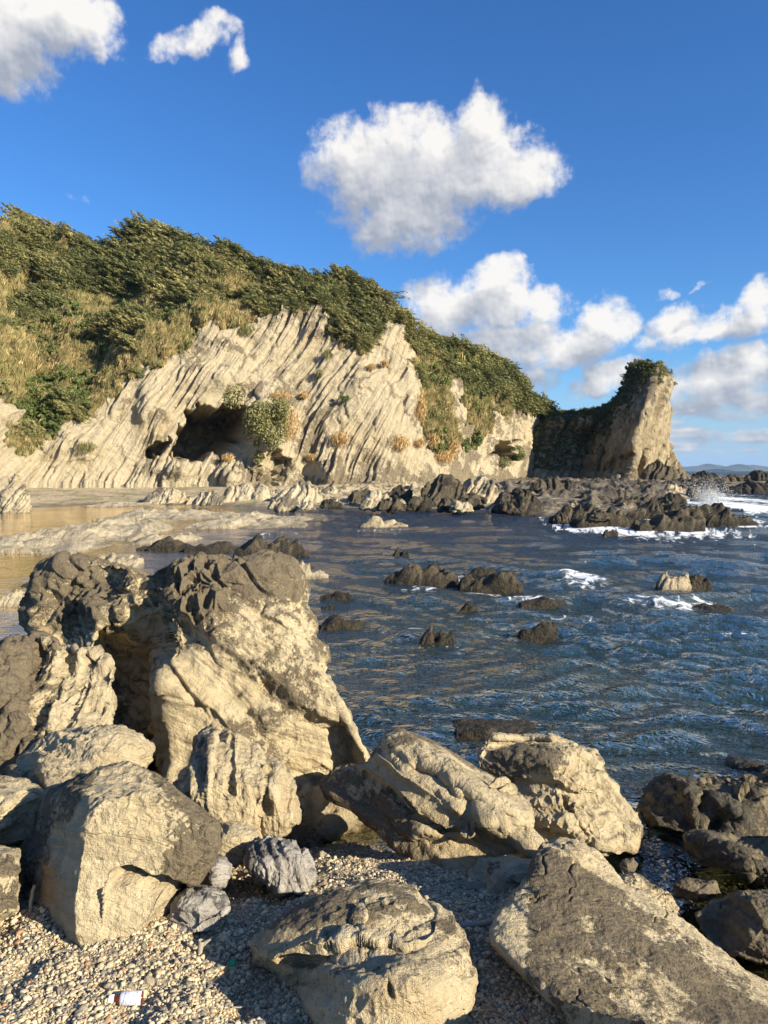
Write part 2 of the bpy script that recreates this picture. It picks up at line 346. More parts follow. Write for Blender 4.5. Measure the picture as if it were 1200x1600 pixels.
def rock(name, label, cat, outline, Y, mat, tf=.5, tk=.5, n=60, bumps=(), group=None, seed=0, size=None, strata=(.3, .2, 1), sfreq=9, samp=.02,
         amp=.05, pits=0., cracks=.5, facets=8, crust=.0, pit_fn=None, crust_fn=None, depthfn=None, centre=None, pf=.62, creases=(), fine=1.0, blocks=.38):
    """a closed boulder: outline seen from the beach, distances Y=(foot, top), thickness in front of and behind them"""
    rs_ = np.random.RandomState(seed + 5); D, Fc = cubesphere(n)
    ol = np.array(outline, float); c = np.array(centre if centre else ((ol[:, 0].min() + ol[:, 0].max()) / 2, (ol[:, 1].min() + ol[:, 1].max()) / 2), float)
    r, rsm = radial(ol, c)
    th = np.arctan2(D[:, 2], D[:, 0]) % (2 * pi); k = th / (2 * pi) * 720; i0 = k.astype(int) % 720; i1 = (i0 + 1) % 720; fr = k - np.floor(k)
    rad = r[i0] * (1 - fr) + r[i1] * fr; rad2 = rsm[i0] * (1 - fr) + rsm[i1] * fr
    rr = np.clip(np.hypot(D[:, 0], D[:, 2]), 0, 1); w = rr ** 4
    rad = rad2 * (1 - w) + rad * w
    u = c[0] + rad * rr * np.cos(th); v = c[1] - rad * rr * np.sin(th)
    v0, v1 = ol[:, 1].max(), ol[:, 1].min()
    s = (v0 - v) / (v0 - v1); Ym = Y[0] + (Y[1] - Y[0]) * s
    if depthfn is not None: Ym = Ym + depthfn(u, v) * sst(-D[:, 1], -.6, .1)
    for (bu, bv, sg, dy, *rest) in bumps:
        sy = rest[0] if rest else sg
        Ym = Ym + dy * np.exp(-((u - bu) / sg) ** 2 - ((v - bv) / sy) ** 2) * sst(-D[:, 1], -.4, .15)
    t = -D[:, 1]; dep = np.where(t > 0, -tf * np.abs(t) ** pf, tk * np.abs(t) ** .8)
    co = unproj(u, v, Ym + dep)
    S = size or (co[:, 0].max() - co[:, 0].min()); cen = co.mean(0)
    for q in range(facets):
        nn = rs_.normal(size=3) * .75 + np.array([.05, -.9, .3]); nn /= np.linalg.norm(nn); dd = co @ nn; hmax = np.quantile(dd, 1 - rs_.uniform(.05, .20))
        ex = dd - hmax; co = co - np.outer(np.where(ex > 0, ex * .92, 0) * sst(t, .02, .30), nn)
    # creases: ((u1,v1),(u2,v2), width px, depth m) grooves cut in the front
    for (p, q_, wd, dp) in creases:
        ax, ay = p; ex, ey = q_[0] - ax, q_[1] - ay; tt = np.clip(((u - ax) * ex + (v - ay) * ey) / (ex * ex + ey * ey), 0, 1)
        wob = fbm(np.stack([u, v, v * 0], 1) / 40 + seed, 2) * wd * .8
        dd = np.hypot(u - ax - tt * ex, v - ay - tt * ey) + wob
        co[:, 1] += dp * np.exp(-(dd / wd) ** 2) * (t > -.2)
    P = (co - cen) / S; st = np.array(strata, float); st /= np.linalg.norm(st)
    off = seed * 3.1
    wv = fbm(P * 2.2 + off, 3)
    q = P @ st + .05 * wv
    nrm = vnormals(co, Fc)
    d = amp * S * (fbm(P * 2.6 + off, 3, .5) * .5)
    rg = ridged(P * 5.5 + off, 4, .55)
    d += amp * S * .28 * (rg - .4)
    band = vnoise(np.stack([q * sfreq, P[:, 0] * .9 + off, P[:, 1] * .9], 1)); band2 = vnoise(np.stack([q * sfreq * 2.9 + 5, P[:, 0] * 1.7 + off, P[:, 1] * 1.7], 1))
    terr = np.tanh(band * 6) + .45 * np.tanh(band2 * 6)
    d += samp * S * terr
    if blocks:
        ps = P - np.outer(P @ st, st) * -.9
        f1, f2, idv = cells(ps * 3.6 + off + .25 * wv[:, None], seed); g1, g2, idw = cells(ps * 8.5 + off + .2 * wv[:, None], seed + 1)
        e1, e2 = sst(f2 - f1, .0, .10), sst(g2 - g1, .0, .12)
        d += blocks * amp * S * (1.0 * idv * e1 + .5 * idw * e2 - .35 * (1 - e1) - .15 * (1 - e2))
    if cracks:
        cr = np.abs(vnoise(P * 3.2 + off + 31) + .45 * vnoise(P * 11 + 3) + .2 * vnoise(P * 27)); d -= cracks * .022 * S * np.exp(-(cr / .022) ** 2) * sst(vnoise(P * 2.4 + off + 77), .0, .3)
    pm = 0
    if pits:
        pm = sst(fbm(P * 2.6 + off + 9, 2), -.15, .35)
        if pit_fn is not None: pm = pm * pit_fn(u, v)
        f1, f2, _ = cells(P * (17 if pit_fn is None else 26) + 3 + fbm(P * 9, 2)[:, None] * .35, seed)
        d -= pits * .030 * S * (1 - sst(f1, .1, .62)) * pm; d += pits * .012 * S * sst(f2 - f1, .22, .0) * pm
    d += fine * amp * S * .26 * fbm(P * 19 + off, 3, .65)
    d += fine * amp * S * .10 * ridged(P * 42 + off, 2, .6)
    co2 = co + nrm * d[:, None]
    n2 = vnormals(co2, Fc)
    cav = np.clip((d / (amp * S)), -1.5, 1.5)
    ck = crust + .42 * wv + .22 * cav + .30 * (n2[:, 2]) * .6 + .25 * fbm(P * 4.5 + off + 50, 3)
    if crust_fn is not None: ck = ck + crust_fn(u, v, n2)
    base = np.array([cen[0], cen[1], co2[:, 2].min()])
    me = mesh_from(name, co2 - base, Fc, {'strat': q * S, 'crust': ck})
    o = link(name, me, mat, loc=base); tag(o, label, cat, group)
    return o

# ------------------------------------------------------------------ setting: ground, sea bed, sea
def beach_z(x, Y):
    wet = sst(x, .55, 1.5)
    a = interp(Y, [(0, 1.0), (2.0, .92), (2.8, .86), (3.6, .58), (4.4, .25), (5.2, -.1), (6.5, -.5), (10, -1.0), (40, -2.2), (400, -5)])
    b = interp(Y, [(0, .8), (2.0, .70), (2.8, .40), (3.5, .02), (4.2, -.20), (5.2, -.34), (6.5, -.6), (10, -1.0), (40, -2.2), (400, -5)])
    return a * (1 - wet) + b * wet
ys = np.concatenate([np.linspace(-6, 1.2, 14)[:-1], np.linspace(1.2, 6.5, 320), np.geomspace(6.6, 30, 60)])
xs = np.concatenate([-np.geomspace(30, 3.1, 30), np.linspace(-3, 3.4, 330), np.geomspace(3.5, 30, 30)])
X, YY = np.meshgrid(xs, ys); Pn = np.stack([X, YY, X * 0], -1).reshape(-1, 3)
Z = beach_z(X, YY).ravel() + .055 * fbm(Pn * 1.1, 3) + .016 * fbm(Pn * 9, 3) + .006 * fbm(Pn * 40, 2)
co = Pn.copy(); co[:, 2] = Z
m, t, b, o = new_mat('beach_grit'); geo = t.add('ShaderNodeNewGeometry'); P = geo.outputs['Position']
vor = t.add('ShaderNodeTexVoronoi'); t.put(vor.inputs['Vector'], P); vor.inputs['Scale'].default_value = 110
vc = t.mix(t.ramp(t.noise(P, 3, 4), .35, .65), (.36, .29, .175), (.25, .20, .125))
vs = t.add('ShaderNodeSeparateColor'); t.put(vs.inputs[0], vor.outputs['Color'])
vc = t.mix(t.m('MULTIPLY', vs.outputs[0], .55), vc, (.14, .115, .08))
z = t.add('ShaderNodeSeparateXYZ'); t.put(z.inputs[0], P)
vc = t.mix(t.ramp(z.outputs[2], .0, .16, a=.75, b=0), vc, (.075, .06, .038))
t.put(b.inputs['Base Color'], vc); b.inputs['Roughness'].default_value = .9
bp = t.add('ShaderNodeBump'); t.put(bp.inputs['Height'], t.m('SUBTRACT', 1.0, vor.outputs['Distance'])); bp.inputs['Distance'].default_value = .006; t.l.new(bp.outputs[0], b.inputs['Normal'])
M_grit = m
beach = link('beach_ground', mesh_from('beach_ground', co, grid_faces(len(ys), len(xs))), M_grit)
tag(beach, 'grey tan grit of the pebble beach sloping down to the water', None, None, 'structure')

# sea bed beyond the beach
sb = link('seabed', mesh_from('seabed', [(-9500, 28, -2.5), (9500, 28, -2.5), (9500, 9500, -9), (-9500, 9500, -9)], [(0, 1, 2, 3)]), M_grit)
tag(sb, 'dark sea bed under the deeper water', None, None, 'structure')

# sea surface, ring grid
ang = np.concatenate([np.linspace(-180, -46, 20)[:-1], np.linspace(-46, 46, 560), np.linspace(46, 180, 20)[1:-1]]) * pi / 180
rad = np.concatenate([CAM_H / tb(np.arange(1500, 750, -2.0)), np.geomspace(CAM_H / tb(750), 9000, 24)[1:]])
A, Rr = np.meshgrid(ang, rad); X = Rr * np.sin(A); Y = Rr * np.cos(A)
Pn = np.stack([X, Y, X * 0], -1).reshape(-1, 3).astype(np.float32)
dsp = np.gradient(rad)[:, None] * np.ones_like(A); dsp = dsp.ravel()
def wave_h(P, sp):
    h = np.zeros(len(P)); wp = np.stack([fbm(P * .22, 2), fbm(P * .22 + 9, 2)], 1) * 1.1
    xy = P[:, :2] + wp
    rs_ = np.random.RandomState(4)
    for L, a in ((9, .035), (5.5, .03), (3.4, .026), (2.2, .022), (1.45, .017), (.95, .0125), (.62, .0085), (.42, .006)):
        for k in range(3):
            th = R_(rs_.normal(-105, 34)); kx, ky = cos(th) * 2 * pi / L, sin(th) * 2 * pi / L
            ph = xy[:, 0] * kx + xy[:, 1] * ky + rs_.uniform(0, 6)
            w = sst(L / np.maximum(sp, .01), 2.5, 6.0)
            c = np.sin(ph); h += a * (1.15 if L > 2.5 else 1.7) * w * (np.exp(c * 1.1 - .6) - .75)
    return h
calm = sst(Pn[:, 0] + .12 * Pn[:, 1], -9, 10) * .75 + .25
fx = (Pn[:, 0]); far_amp = 1 + .8 * sst(Pn[:, 1], 15, 60) * sst(Pn[:, 0], 0, 12)
hh = wave_h(Pn, dsp) * calm * far_amp * (.35 + .65 * sst(Pn[:, 1], 4.0, 7.5)) * sst(9000 - Rr.ravel(), 0, 4000)
near_wet = sst(Pn[:, 1], 5.5, 4.2); hh *= (1 - .85 * near_wet)
co = Pn.astype(float); co[:, 2] = hh
depth = -beach_z(Pn[:, 0], Pn[:, 1])
FO = [  # foam: u, v, radius u, radius v, strength
 (880,818,40,7,.8),(930,826,70,9,.9),(1000,832,80,9,.9),(1080,832,80,10,.9),(990,808,24,11,1),(1140,815,60,16,1),(1160,790,70,18,1.1),(1130,778,40,10,1),(1230,800,70,25,1),
 (1190,760,60,5,.6),(1100,770,30,6,.7),(1060,812,60,8,.8),(860,820,16,5,.6),
 (705,905,40,13,.85),(760,925,40,8,.6),(830,938,40,8,.75),(660,925,40,6,.5),(910,905,34,9,.9),(1060,950,60,7,.7),(1110,948,26,6,.75),(1000,946,30,6,.45),
 (1060,925,24,4,.4),(640,985,40,10,.35),(690,1010,40,8,.35),(440,832,30,5,.4),(690,1060,30,9,.25),(1150,1120,30,9,.3),(780,985,30,6,.3),(600,830,40,4,.35),(900,968,60,8,.25),(1130,990,60,8,.25),(620,905,20,4,.6)]
foam = np.zeros(len(co))
uu = 600 + F_PX * X.ravel() / np.maximum(Y.ravel(), .1) ; ok = Y.ravel() > 1
for (fu, fv, a_, b_, s_) in FO:
    yf = Yw(fv); dy = (Yw(fv - b_) - Yw(fv + b_)) / 2; c0 = unproj(fu, fv, yf); dx = a_ / F_PX * yf
    q = ((Pn[:, 0] - c0[0]) / dx) ** 2 + ((Pn[:, 1] - c0[1]) / dy) ** 2
    foam = np.maximum(foam, (s_ + .12) * np.exp(-q * .9))
foam += .16 * sst(hh, .08, .2)
sea_me = mesh_from('sea_water', co, grid_faces(len(rad), len(ang), wrap=True)[:, ::-1], {'deep': depth, 'foam': foam})
m, t, b, o = new_mat('sea_water'); geo = t.add('ShaderNodeNewGeometry'); P = geo.outputs['Position']
Ps = t.v('MULTIPLY', P, (1, 1.15, 1))
w1 = t.noise(Ps, 4.4, 3, .6, dist=.2); w2 = t.noise(Ps, 15, 3, .6, dist=.3); w3 = t.noise(Ps, 1.05, 3, .5, dist=.4); w4 = t.noise(t.v('MULTIPLY', P, (1, 1.4, 1)), .30, 3, .5, dist=.4)
dist = t.v('LENGTH', P)
hgt = t.m('ADD', t.m('MULTIPLY', w1, .30), t.m('MULTIPLY', w2, .075))
hgt = t.m('ADD', hgt, t.m('MULTIPLY', w3, t.ramp(dist, 8, 45, a=.12, b=.75)))
hgt = t.m('ADD', hgt, t.m('MULTIPLY', w4, t.ramp(dist, 35, 120, a=.0, b=2.6)))
bp = t.add('ShaderNodeBump'); t.put(bp.inputs['Height'], hgt); bp.inputs['Distance'].default_value = 1.25
sxp = t.add('ShaderNodeSeparateXYZ'); t.put(sxp.inputs[0], P)
t.put(bp.inputs['Strength'], t.m('MULTIPLY', t.ramp(t.m('ADD', sxp.outputs[0], t.m('MULTIPLY', sxp.outputs[1], .12)), -9, 6, a=.05, b=1.0), t.ramp(sxp.outputs[1], 3.5, 6.5, a=.3, b=1)))
gl = t.add('ShaderNodeBsdfGlossy'); gl.inputs['Roughness'].default_value = .03; gl.inputs['Color'].default_value = (.95, .87, .75, 1); t.l.new(bp.outputs[0], gl.inputs['Normal'])
fr = t.add('ShaderNodeFresnel'); fr.inputs['IOR'].default_value = 1.3; t.l.new(bp.outputs[0], fr.inputs['Normal'])
tr = t.add('ShaderNodeBsdfTransparent'); tr.inputs[0].default_value = (.66, .72, .58, 1)
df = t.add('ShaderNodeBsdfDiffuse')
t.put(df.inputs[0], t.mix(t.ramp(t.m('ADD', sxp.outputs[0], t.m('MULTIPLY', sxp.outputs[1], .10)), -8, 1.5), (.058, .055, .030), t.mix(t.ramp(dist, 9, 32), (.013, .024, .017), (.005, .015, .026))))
dm = t.ramp(t.attr('deep'), .05, 1.0, a=.12, b=1.0)
dm = t.m('MULTIPLY', dm, t.ramp(t.noise(P, .9, 3), .3, .75, a=1.0, b=.985))
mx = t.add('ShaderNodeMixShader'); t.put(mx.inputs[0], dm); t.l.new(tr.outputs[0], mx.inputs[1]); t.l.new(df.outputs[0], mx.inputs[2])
mx2 = t.add('ShaderNodeMixShader'); t.put(mx2.inputs[0], t.m('MULTIPLY', fr.outputs[0], t.ramp(t.m('ADD', sxp.outputs[0], t.m('MULTIPLY', sxp.outputs[1], .10)), -7, 2, a=1.0, b=.60))); t.l.new(mx.outputs[0], mx2.inputs[1]); t.l.new(gl.outputs[0], mx2.inputs[2])
fd = t.add('ShaderNodeBsdfDiffuse'); fd.inputs[0].default_value = (.80, .82, .82, 1)
fsc = t.ramp(dist, 10, 60, a=3.4, b=1.3)
fn = t.noise(t.v('MULTIPLY', P, (1, .8, 1)), fsc, 7, .68, dist=.9)
fm = t.m('MULTIPLY', t.ramp(t.m('ADD', t.m('MULTIPLY', t.attr('foam'), .80), t.m('MULTIPLY', t.m('SUBTRACT', fn, .5), 2.7)), .42, .80), t.ramp(t.attr('foam'), .03, .22))
mx3 = t.add('ShaderNodeMixShader'); t.put(mx3.inputs[0], fm); t.l.new(mx2.outputs[0], mx3.inputs[1]); t.l.new(fd.outputs[0], mx3.inputs[2])
t.l.new(mx3.outputs[0], o.inputs[0])
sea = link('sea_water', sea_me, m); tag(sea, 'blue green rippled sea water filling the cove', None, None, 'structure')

# far shore: flat rock platform and strip of sand at the foot of the cliffs
us = np.arange(-420, 1300, 2.4); SH = [(-420,800),(0,794),(100,791),(230,788),(400,793),(520,794),(640,795),(760,797),(820,803),(860,812),(960,814),(1010,805),(1060,786),(1090,772),(1130,769),(1300,768)]
vsh = interp(us, SH); Yshore = Yw(vsh)
tt = np.concatenate([np.linspace(-.12, 1, 210), [1.3]]); yend = interp(us, [(-420, 100), (300, 105), (800, 150), (1000, 165), (1075, 150), (1300, 150)])
rows = []
U2, T2 = np.meshgrid(us, tt)
Y2 = Yshore[None, :] * (yend[None, :] / Yshore[None, :]) ** T2
X2 = (U2 - 600) / F_PX * Y2 / cos(PITCH) ; P2 = np.stack([X2, Y2, X2 * 0], -1).reshape(-1, 3)
jag = (sst(U2, 330, 600) * .85 + .15).ravel(); inl = (Y2 - Yshore[None, :]).ravel()
rise = interp(inl, [(-12, -1.6), (-1, -.35), (0, .0), (3, .18), (9, .38), (25, .75), (60, 1.25), (120, 1.5)])
sd = np.array([.82, -.25, .35]); q = P2 @ sd
rock_r = ridged(np.stack([q * .50, P2[:, 1] * .16 + P2[:, 0] * .10, q * 0 + 3], 1), 4, .55); rock2 = ridged(P2 * .35 + 40, 4, .55)
msk = sst(fbm(P2 * .10 + 4, 3), -.35, .25)
Z2 = rise + jag * msk * (1.05 * (rock_r - .25) + .5 * (rock2 - .3)) * sst(inl, -6, 4) * .85 + .05 * fbm(P2 * .8, 3)
dark = sst(U2.ravel(), 640, 860) * .5 + .25 * msk * jag
P2[:, 2] = Z2
m, t, b, o = new_mat('shore_rock'); geo = t.add('ShaderNodeNewGeometry'); P = geo.outputs['Position']
n1 = t.noise(P, .35, 5, .6); n2 = t.noise(P, 1.6, 5, .65); zc = t.add('ShaderNodeSeparateXYZ'); t.put(zc.inputs[0], P)
c = t.mix(t.ramp(n1, .4, .6), (.42, .33, .20), (.33, .26, .155))
c = t.mix(t.ramp(t.m('ADD', n2, t.m('MULTIPLY', t.attr('dark'), .42)), .58, .78), c, (.085, .068, .046))
gm = t.m('MULTIPLY', t.ramp(n1, .50, .62), t.attr('sand')); c = t.mix(t.m('MULTIPLY', gm, .7), c, (.17, .17, .055))
c = t.mix(t.ramp(zc.outputs[2], .0, .22, a=.75, b=0), c, (.06, .05, .035))
t.put(b.inputs['Base Color'], c); b.inputs['Roughness'].default_value = .9
bp = t.add('ShaderNodeBump'); t.put(bp.inputs['Height'], n2); bp.inputs['Distance'].default_value = .25; t.l.new(bp.outputs[0], b.inputs['Normal'])
sh = link('shore', mesh_from('shore', P2, grid_faces(len(tt), len(us)), {'dark': dark, 'sand': 1 - jag}), m)
tag(sh, 'low shore of sand, weed and jagged rock under the cliffs', None, None, 'structure')

# ------------------------------------------------------------------ the cliff
SKY1 = [(-420,330),(-150,322),(-50,334),(0,346),(8,334),(40,331),(100,348),(150,364),(175,368),(200,362),(222,350),(240,344),(262,347),(300,362),(340,374),(380,388),(410,402),(440,412),(470,410),(500,416),(530,424),(550,430),(575,440),(600,452),(625,478),(640,500),(650,522),(690,528),(740,548),(780,574),(820,606),(850,634),(876,655),(900,690),(940,730)]
BASE = [(-420,775),(0,765),(50,752),(200,756),(350,752),(430,766),(560,770),(650,768),(720,764),(800,756),(940,752)]
YB = [(-420,62),(0,72),(50,78),(150,80),(300,82),(420,84),(520,84),(620,86),(660,89),(720,97),(800,114),(860,128),(940,140)]
VEG = [(-500,200),(-500,640),(-60,640),(0,628),(35,640),(10,690),(40,710),(55,705),(90,672),(150,640),(200,600),(235,570),(262,566),(300,532),(328,500),(345,512),(385,508),(420,488),(450,480),(490,474),(522,488),(522,520),(548,552),(565,555),(585,520),(602,500),(640,512),(648,560),(655,600),(664,660),(678,700),(700,712),(712,690),(700,640),(704,600),(722,598),(732,660),(742,700),(758,690),(764,640),(780,628),(792,650),(806,634),(818,650),(832,648),(880,662),(1000,700),(1000,200)]
CAVE1 = [(270,708),(282,674),(290,644),(314,630),(338,634),(362,628),(384,642),(388,664),(374,700),(356,724),(330,708),(300,720)]
CAVE2 = [(220,712),(238,694),(260,682),(264,694),(244,714)]
CAVE3 = [(768,716),(776,698),(788,688),(803,692),(814,706),(806,718)]
REC = [(395,760),(400,715),(430,700),(455,715),(440,765)]
us = np.concatenate([np.arange(-420, -40, 6), np.arange(-40, 905, 1.35)]); NR = 290
s = np.linspace(0, 1, NR) ** 1.0
U, S_ = np.meshgrid(us, s); VB = interp(us, BASE); VS = interp(us, SKY1) + interp(us, [(-420, 15), (600, 17), (650, 9), (900, 9)]) + 2.0 * fbm(np.stack([us / 9, us * 0, us * 0], 1), 3)
V = VB[None, :] + (VS - VB)[None, :] * S_
vsd = poly_sd(U.ravel(), V.ravel(), VEG).reshape(U.shape)
vsd = vsd + 9 * fbm(np.stack([U / 14, V / 14, U * 0], -1).reshape(-1, 3), 3).reshape(U.shape)
alpha = np.radians(67 - 24 * sst(vsd, -4, 14)); alpha = alpha - np.radians(10) * sst(U, 660, 760) * (1 - sst(vsd, -5, 5)) * 0
slope_fix = np.radians(interp(V.ravel(), [(300, 0), (720, 0), (750, -22), (775, -30)])).reshape(V.shape); alpha = alpha + slope_fix
YC = np.zeros_like(U); YC[0] = interp(us, YB)
for i in range(1, NR):
    ta = np.tan(alpha[i]); t0 = tb(V[i - 1]); t1 = tb(V[i]); z0 = CAM_H - YC[i - 1] * t0
    YC[i] = (CAM_H - z0 + ta * YC[i - 1]) / (ta + t1)
# smooth across columns so that neighbouring slopes agree
ker = np.exp(-np.linspace(-2, 2, 41) ** 2); ker /= ker.sum()
pad = np.pad(YC, ((0, 0), (20, 20)), mode='edge'); YC = np.array([np.convolve(r_, ker, 'valid') for r_ in pad])
YC += 4.5 * sst(U, 636, 668) * sst(V, 640, 520)
for (bu, bv, sg, dy, sy) in [(418,680,24,-4.6,60),(350,590,60,-1.6,20),(240,640,26,-1.4,60),(560,600,30,-1.4,90),(600,660,26,-1.5,70),(470,640,24,1.2,60),(520,740,18,-1.8,20),(480,742,14,1.0,25),(580,748,30,-1.5,14),(330,740,60,-.6,10),(120,700,60,-1.2,20),(690,640,18,-2,80),(735,690,18,1.5,40),(770,620,18,-1.6,40),(365,750,16,-2.5,14),(275,735,20,-2,16),(645,600,14,-1.5,60),(300,540,22,1.5,30),(390,540,18,1.3,36)]:
    YC += dy * np.exp(-((U - bu) / sg) ** 2 - ((V - bv) / sy) ** 2)
cvd = np.zeros_like(U)
uw = U + 9 * fbm(np.stack([U / 18, V / 16, U * 0], -1).reshape(-1, 3), 3).reshape(U.shape); vw = V + 8 * fbm(np.stack([U / 18, V / 14, U * 0 + 7], -1).reshape(-1, 3), 3).reshape(U.shape)
for poly, dp, wd in ((CAVE1, 13, 7), (CAVE2, 4, 6), (CAVE3, 7, 8), (REC, 2.2, 12)):
    sdp = poly_sd(uw.ravel(), vw.ravel(), poly).reshape(U.shape); cvd = np.maximum(cvd, dp * sst(sdp, -2, wd))
PC = unproj(U, V, YC)
# strata: beds rise to the upper right
flat = PC.reshape(-1, 3); tilt = R_(57)
q = flat[:, 0] * sin(tilt) - flat[:, 2] * cos(tilt) + flat[:, 1] * .25 + .55 * fbm(flat * .09, 2)
al = flat[:, 0] * cos(tilt) + flat[:, 2] * sin(tilt)
rockm = 1 - sst(vsd.ravel(), -2, 8)
def lay(f, g_, sd_): return vnoise(np.stack([q * f, al * g_ + sd_, flat[:, 1] * .05], 1))
wob = fbm(flat * .35, 3)
dst = .13 * np.tanh(lay(.42, .035, 1) * 4) + .10 * np.tanh(lay(1.15, .08, 5) * 5) + .12 * np.tanh(lay(2.6, .17, 9) * 5) + .10 * np.tanh(lay(5.0, .3, 12) * 4)
ragged = (sst(flat[:, 2], 5.5, 1.0) * .9 + .35)
bl = np.stack([q * .55, al * .22, flat[:, 1] * .3], 1); f1, f2, idv = cells(bl + 3 + .25 * wob[:, None], 2)
pat = sst(fbm(flat * .13 + 21, 3), -.35, .45)
d = rockm * (dst * (.25 + 1.15 * pat) * (.7 + .5 * sst(wob, -.4, .6)) + .34 * np.clip(idv, -.4, 1) * sst(f2 - f1, .02, .1) * (1 - pat) * .8 + .26 * wob + .35 * (ridged(flat * .6, 4) - .4) * (ragged - .2))
d += (1 - rockm) * (1.5 * fbm(flat * .11, 3) + .7 * fbm(flat * .4, 3))
d += rockm * .15 * idv * sst(f2 - f1, .02, .12)
g3 = PC.copy(); fcs = grid_faces(*U.shape)
nrm = vnormals(flat, fcs)
if nrm[:, 1].mean() > 0: nrm = -nrm
flat2 = flat + nrm * d[:, None]
back = np.zeros_like(flat2); back[:, 0] = -.40 * cvd.ravel(); back[:, 1] = cvd.ravel() * (1 + .22 * ridged(flat * .45 + 8, 3)); back[:, 2] = .10 * cvd.ravel() * fbm(flat * .4 + 3, 3); flat2 = flat2 + back
top = flat2.reshape(U.shape + (3,))
rowsb = [top]; last = top[-1]
for k in range(1, 13):
    nx = last + np.array([0, k * 3.5, -(.25 * k + .09 * k * k)]); nx[:, 2] = np.maximum(nx[:, 2], -1); nx[:, 0] *= 1 + k * .012; rowsb.append(nx[None])
foot = top[:1].copy(); foot[..., 2] -= 2.5; foot[..., 1] -= .5
allp = np.concatenate([foot] + rowsb); NRr = allp.shape[0]
def ext(a, lo, hi): return np.concatenate([a[:1], a, np.repeat(a[-1:], 12, 0)]).ravel()
crust = .14 + .42 * wob + .30 * fbm(flat * .12 + 60, 3) - .55 * np.clip(dst, -.5, .5) + .45 * sst(flat[:, 2], 3.5, .8) * sst(U.ravel(), 380, 560) - .2 * sst(U.ravel(), 420, 200) + .25 * sst(U.ravel(), 600, 700)
crust = crust.reshape(U.shape)
soil = sst(vsd, -3, 5)
# cliff material = stone with an earth tone under the plants
mc = M_cliff; t = NT(mc.node_tree); bs = [n for n in mc.node_tree.nodes if n.type == 'BSDF_PRINCIPLED'][0]
src = bs.inputs['Base Color'].links[0].from_socket
t.put(bs.inputs['Base Color'], t.mix(t.attr('soil'), src, (.085, .075, .032)))
cliff_me = mesh_from('cliff', allp.reshape(-1, 3), grid_faces(NRr, len(us)), {'strat': ext(q.reshape(U.shape), 0, 0), 'crust': ext(crust, 0, 0), 'soil': ext(soil, 0, 0)})
cliff = link('cliff', cliff_me, M_cliff); tag(cliff, 'tall pale cliff of slanting rock beds with caves and an overgrown top', None, None, 'structure')
CLIFF_TOP, CLIFF_N = top, vnormals(top.reshape(-1, 3), fcs).reshape(top.shape)
if CLIFF_N[..., 1].mean() > 0: CLIFF_N = -CLIFF_N
def on_cliff(u, v):
    j = int(np.argmin(np.abs(us - u))); i = int(np.argmin(np.abs(V[:, j] - v))); return CLIFF_TOP[i, j]

# ------------------------------------------------------------------ far headland
HO = [(800,775),(812,700),(818,655),(850,650),(885,652),(905,648),(935,642),(958,633),(975,611),(987,592),(986,574),(1005,572),(1030,574),(1040,580),(1046,598),(1043,612),(1045,637),(1041,660),(1040,680),(1046,708),(1056,728),(1072,750),(1085,775),(950,790)]
def head_depth(u, v):
    ur = interp(v, [(570, 1030), (598, 1022), (650, 1003), (700, 990), (770, 984)])
    return np.where(u < ur, (ur - u) * .24, (u - ur) * .16) + .75 * np.tanh(3 * vnoise(np.stack([(u + .36 * (v - 660) + 5 * vnoise(np.stack([u / 30, v / 30, u * 0], 1))) / 9, v / 90, u * 0 + 2], 1))) + .35 * np.tanh(3 * vnoise(np.stack([(u + .36 * (v - 660)) / 4, v / 40, u * 0 + 8], 1))) + np.minimum(0, -(v - 735) * .25) * (v > 735)
headland = rock('headland', 'isolated rock headland with a leaning sunlit face and scrub on its shaded saddle', 'headland', HO, (112, 118), M_stack, tf=3.0, tk=16, n=150,
    depthfn=head_depth, centre=(960, 712), strata=(.85, .1, -.45), sfreq=17, blocks=0, samp=.022, amp=.012, facets=0, cracks=.3, seed=3, crust=-.05, pf=.8,
    crust_fn=lambda u, v, n: .5 * sst(v, 722, 738) * (u > 985) + .3 * sst(v, 640, 590))

# ------------------------------------------------------------------ foreground boulders
def B(name, label, outline, Y, **kw): return rock(name, label, 'boulder' if name != 'stone' else 'stone', outline, Y, kw.pop('mat', M_rock), **kw)
B('boulder', 'largest boulder, a tall craggy dark crusted mass with a shaded alcove on its left',
  [(66,905),(76,888),(110,874),(150,871),(200,880),(235,894),(270,890),(330,881),(380,872),(420,867),(455,870),(474,885),(482,925),(482,955),(497,985),(500,1045),(522,1080),(547,1125),(574,1185),(600,1260),(450,1340),(280,1320),(150,1260),(80,1100),(62,1010),(52,960),(60,930)],
  (5.1, 6.6), tf=.75, tk=1.5, n=190, centre=(310,1040), seed=21, amp=.026, samp=.013, sfreq=9, strata=(.60,.1,.78), pits=.9, pit_fn=lambda u, v: sst(v, 1000, 955) * 1.0 + .15, blocks=.55, cracks=.5, facets=3, crust=.20,
  depthfn=lambda u, v: 1.0*sst(u,266,244)*sst(u,112,176)*sst(v,930,1030)+.25*sst(u,266,246),
  bumps=[(330,1050,60,-.30,120),(420,1110,60,-.25,60),(340,930,150,.25,30),(150,905,60,-.25,30),(480,1150,50,-.10,60),(375,1040,26,.12,60),(255,1190,40,.5,40)],
  creases=[((250,925),(480,960),8,.06)],
  crust_fn=lambda u, v, n: .28*sst(v, 985, 900) - .45*sst(v,1080,1160)*sst(u,430,520) - .12*sst(v,1000,1100) + .30*np.exp(-((u-505)/14)**2-((v-1010)/40)**2) + .35*np.exp(-(((u-440)*.62-(v-1085)*.78)/16)**2)*sst(u,300,380)*sst(v,980,1020) - .3*np.exp(-((u-350)/40)**2-((v-1080)/40)**2))
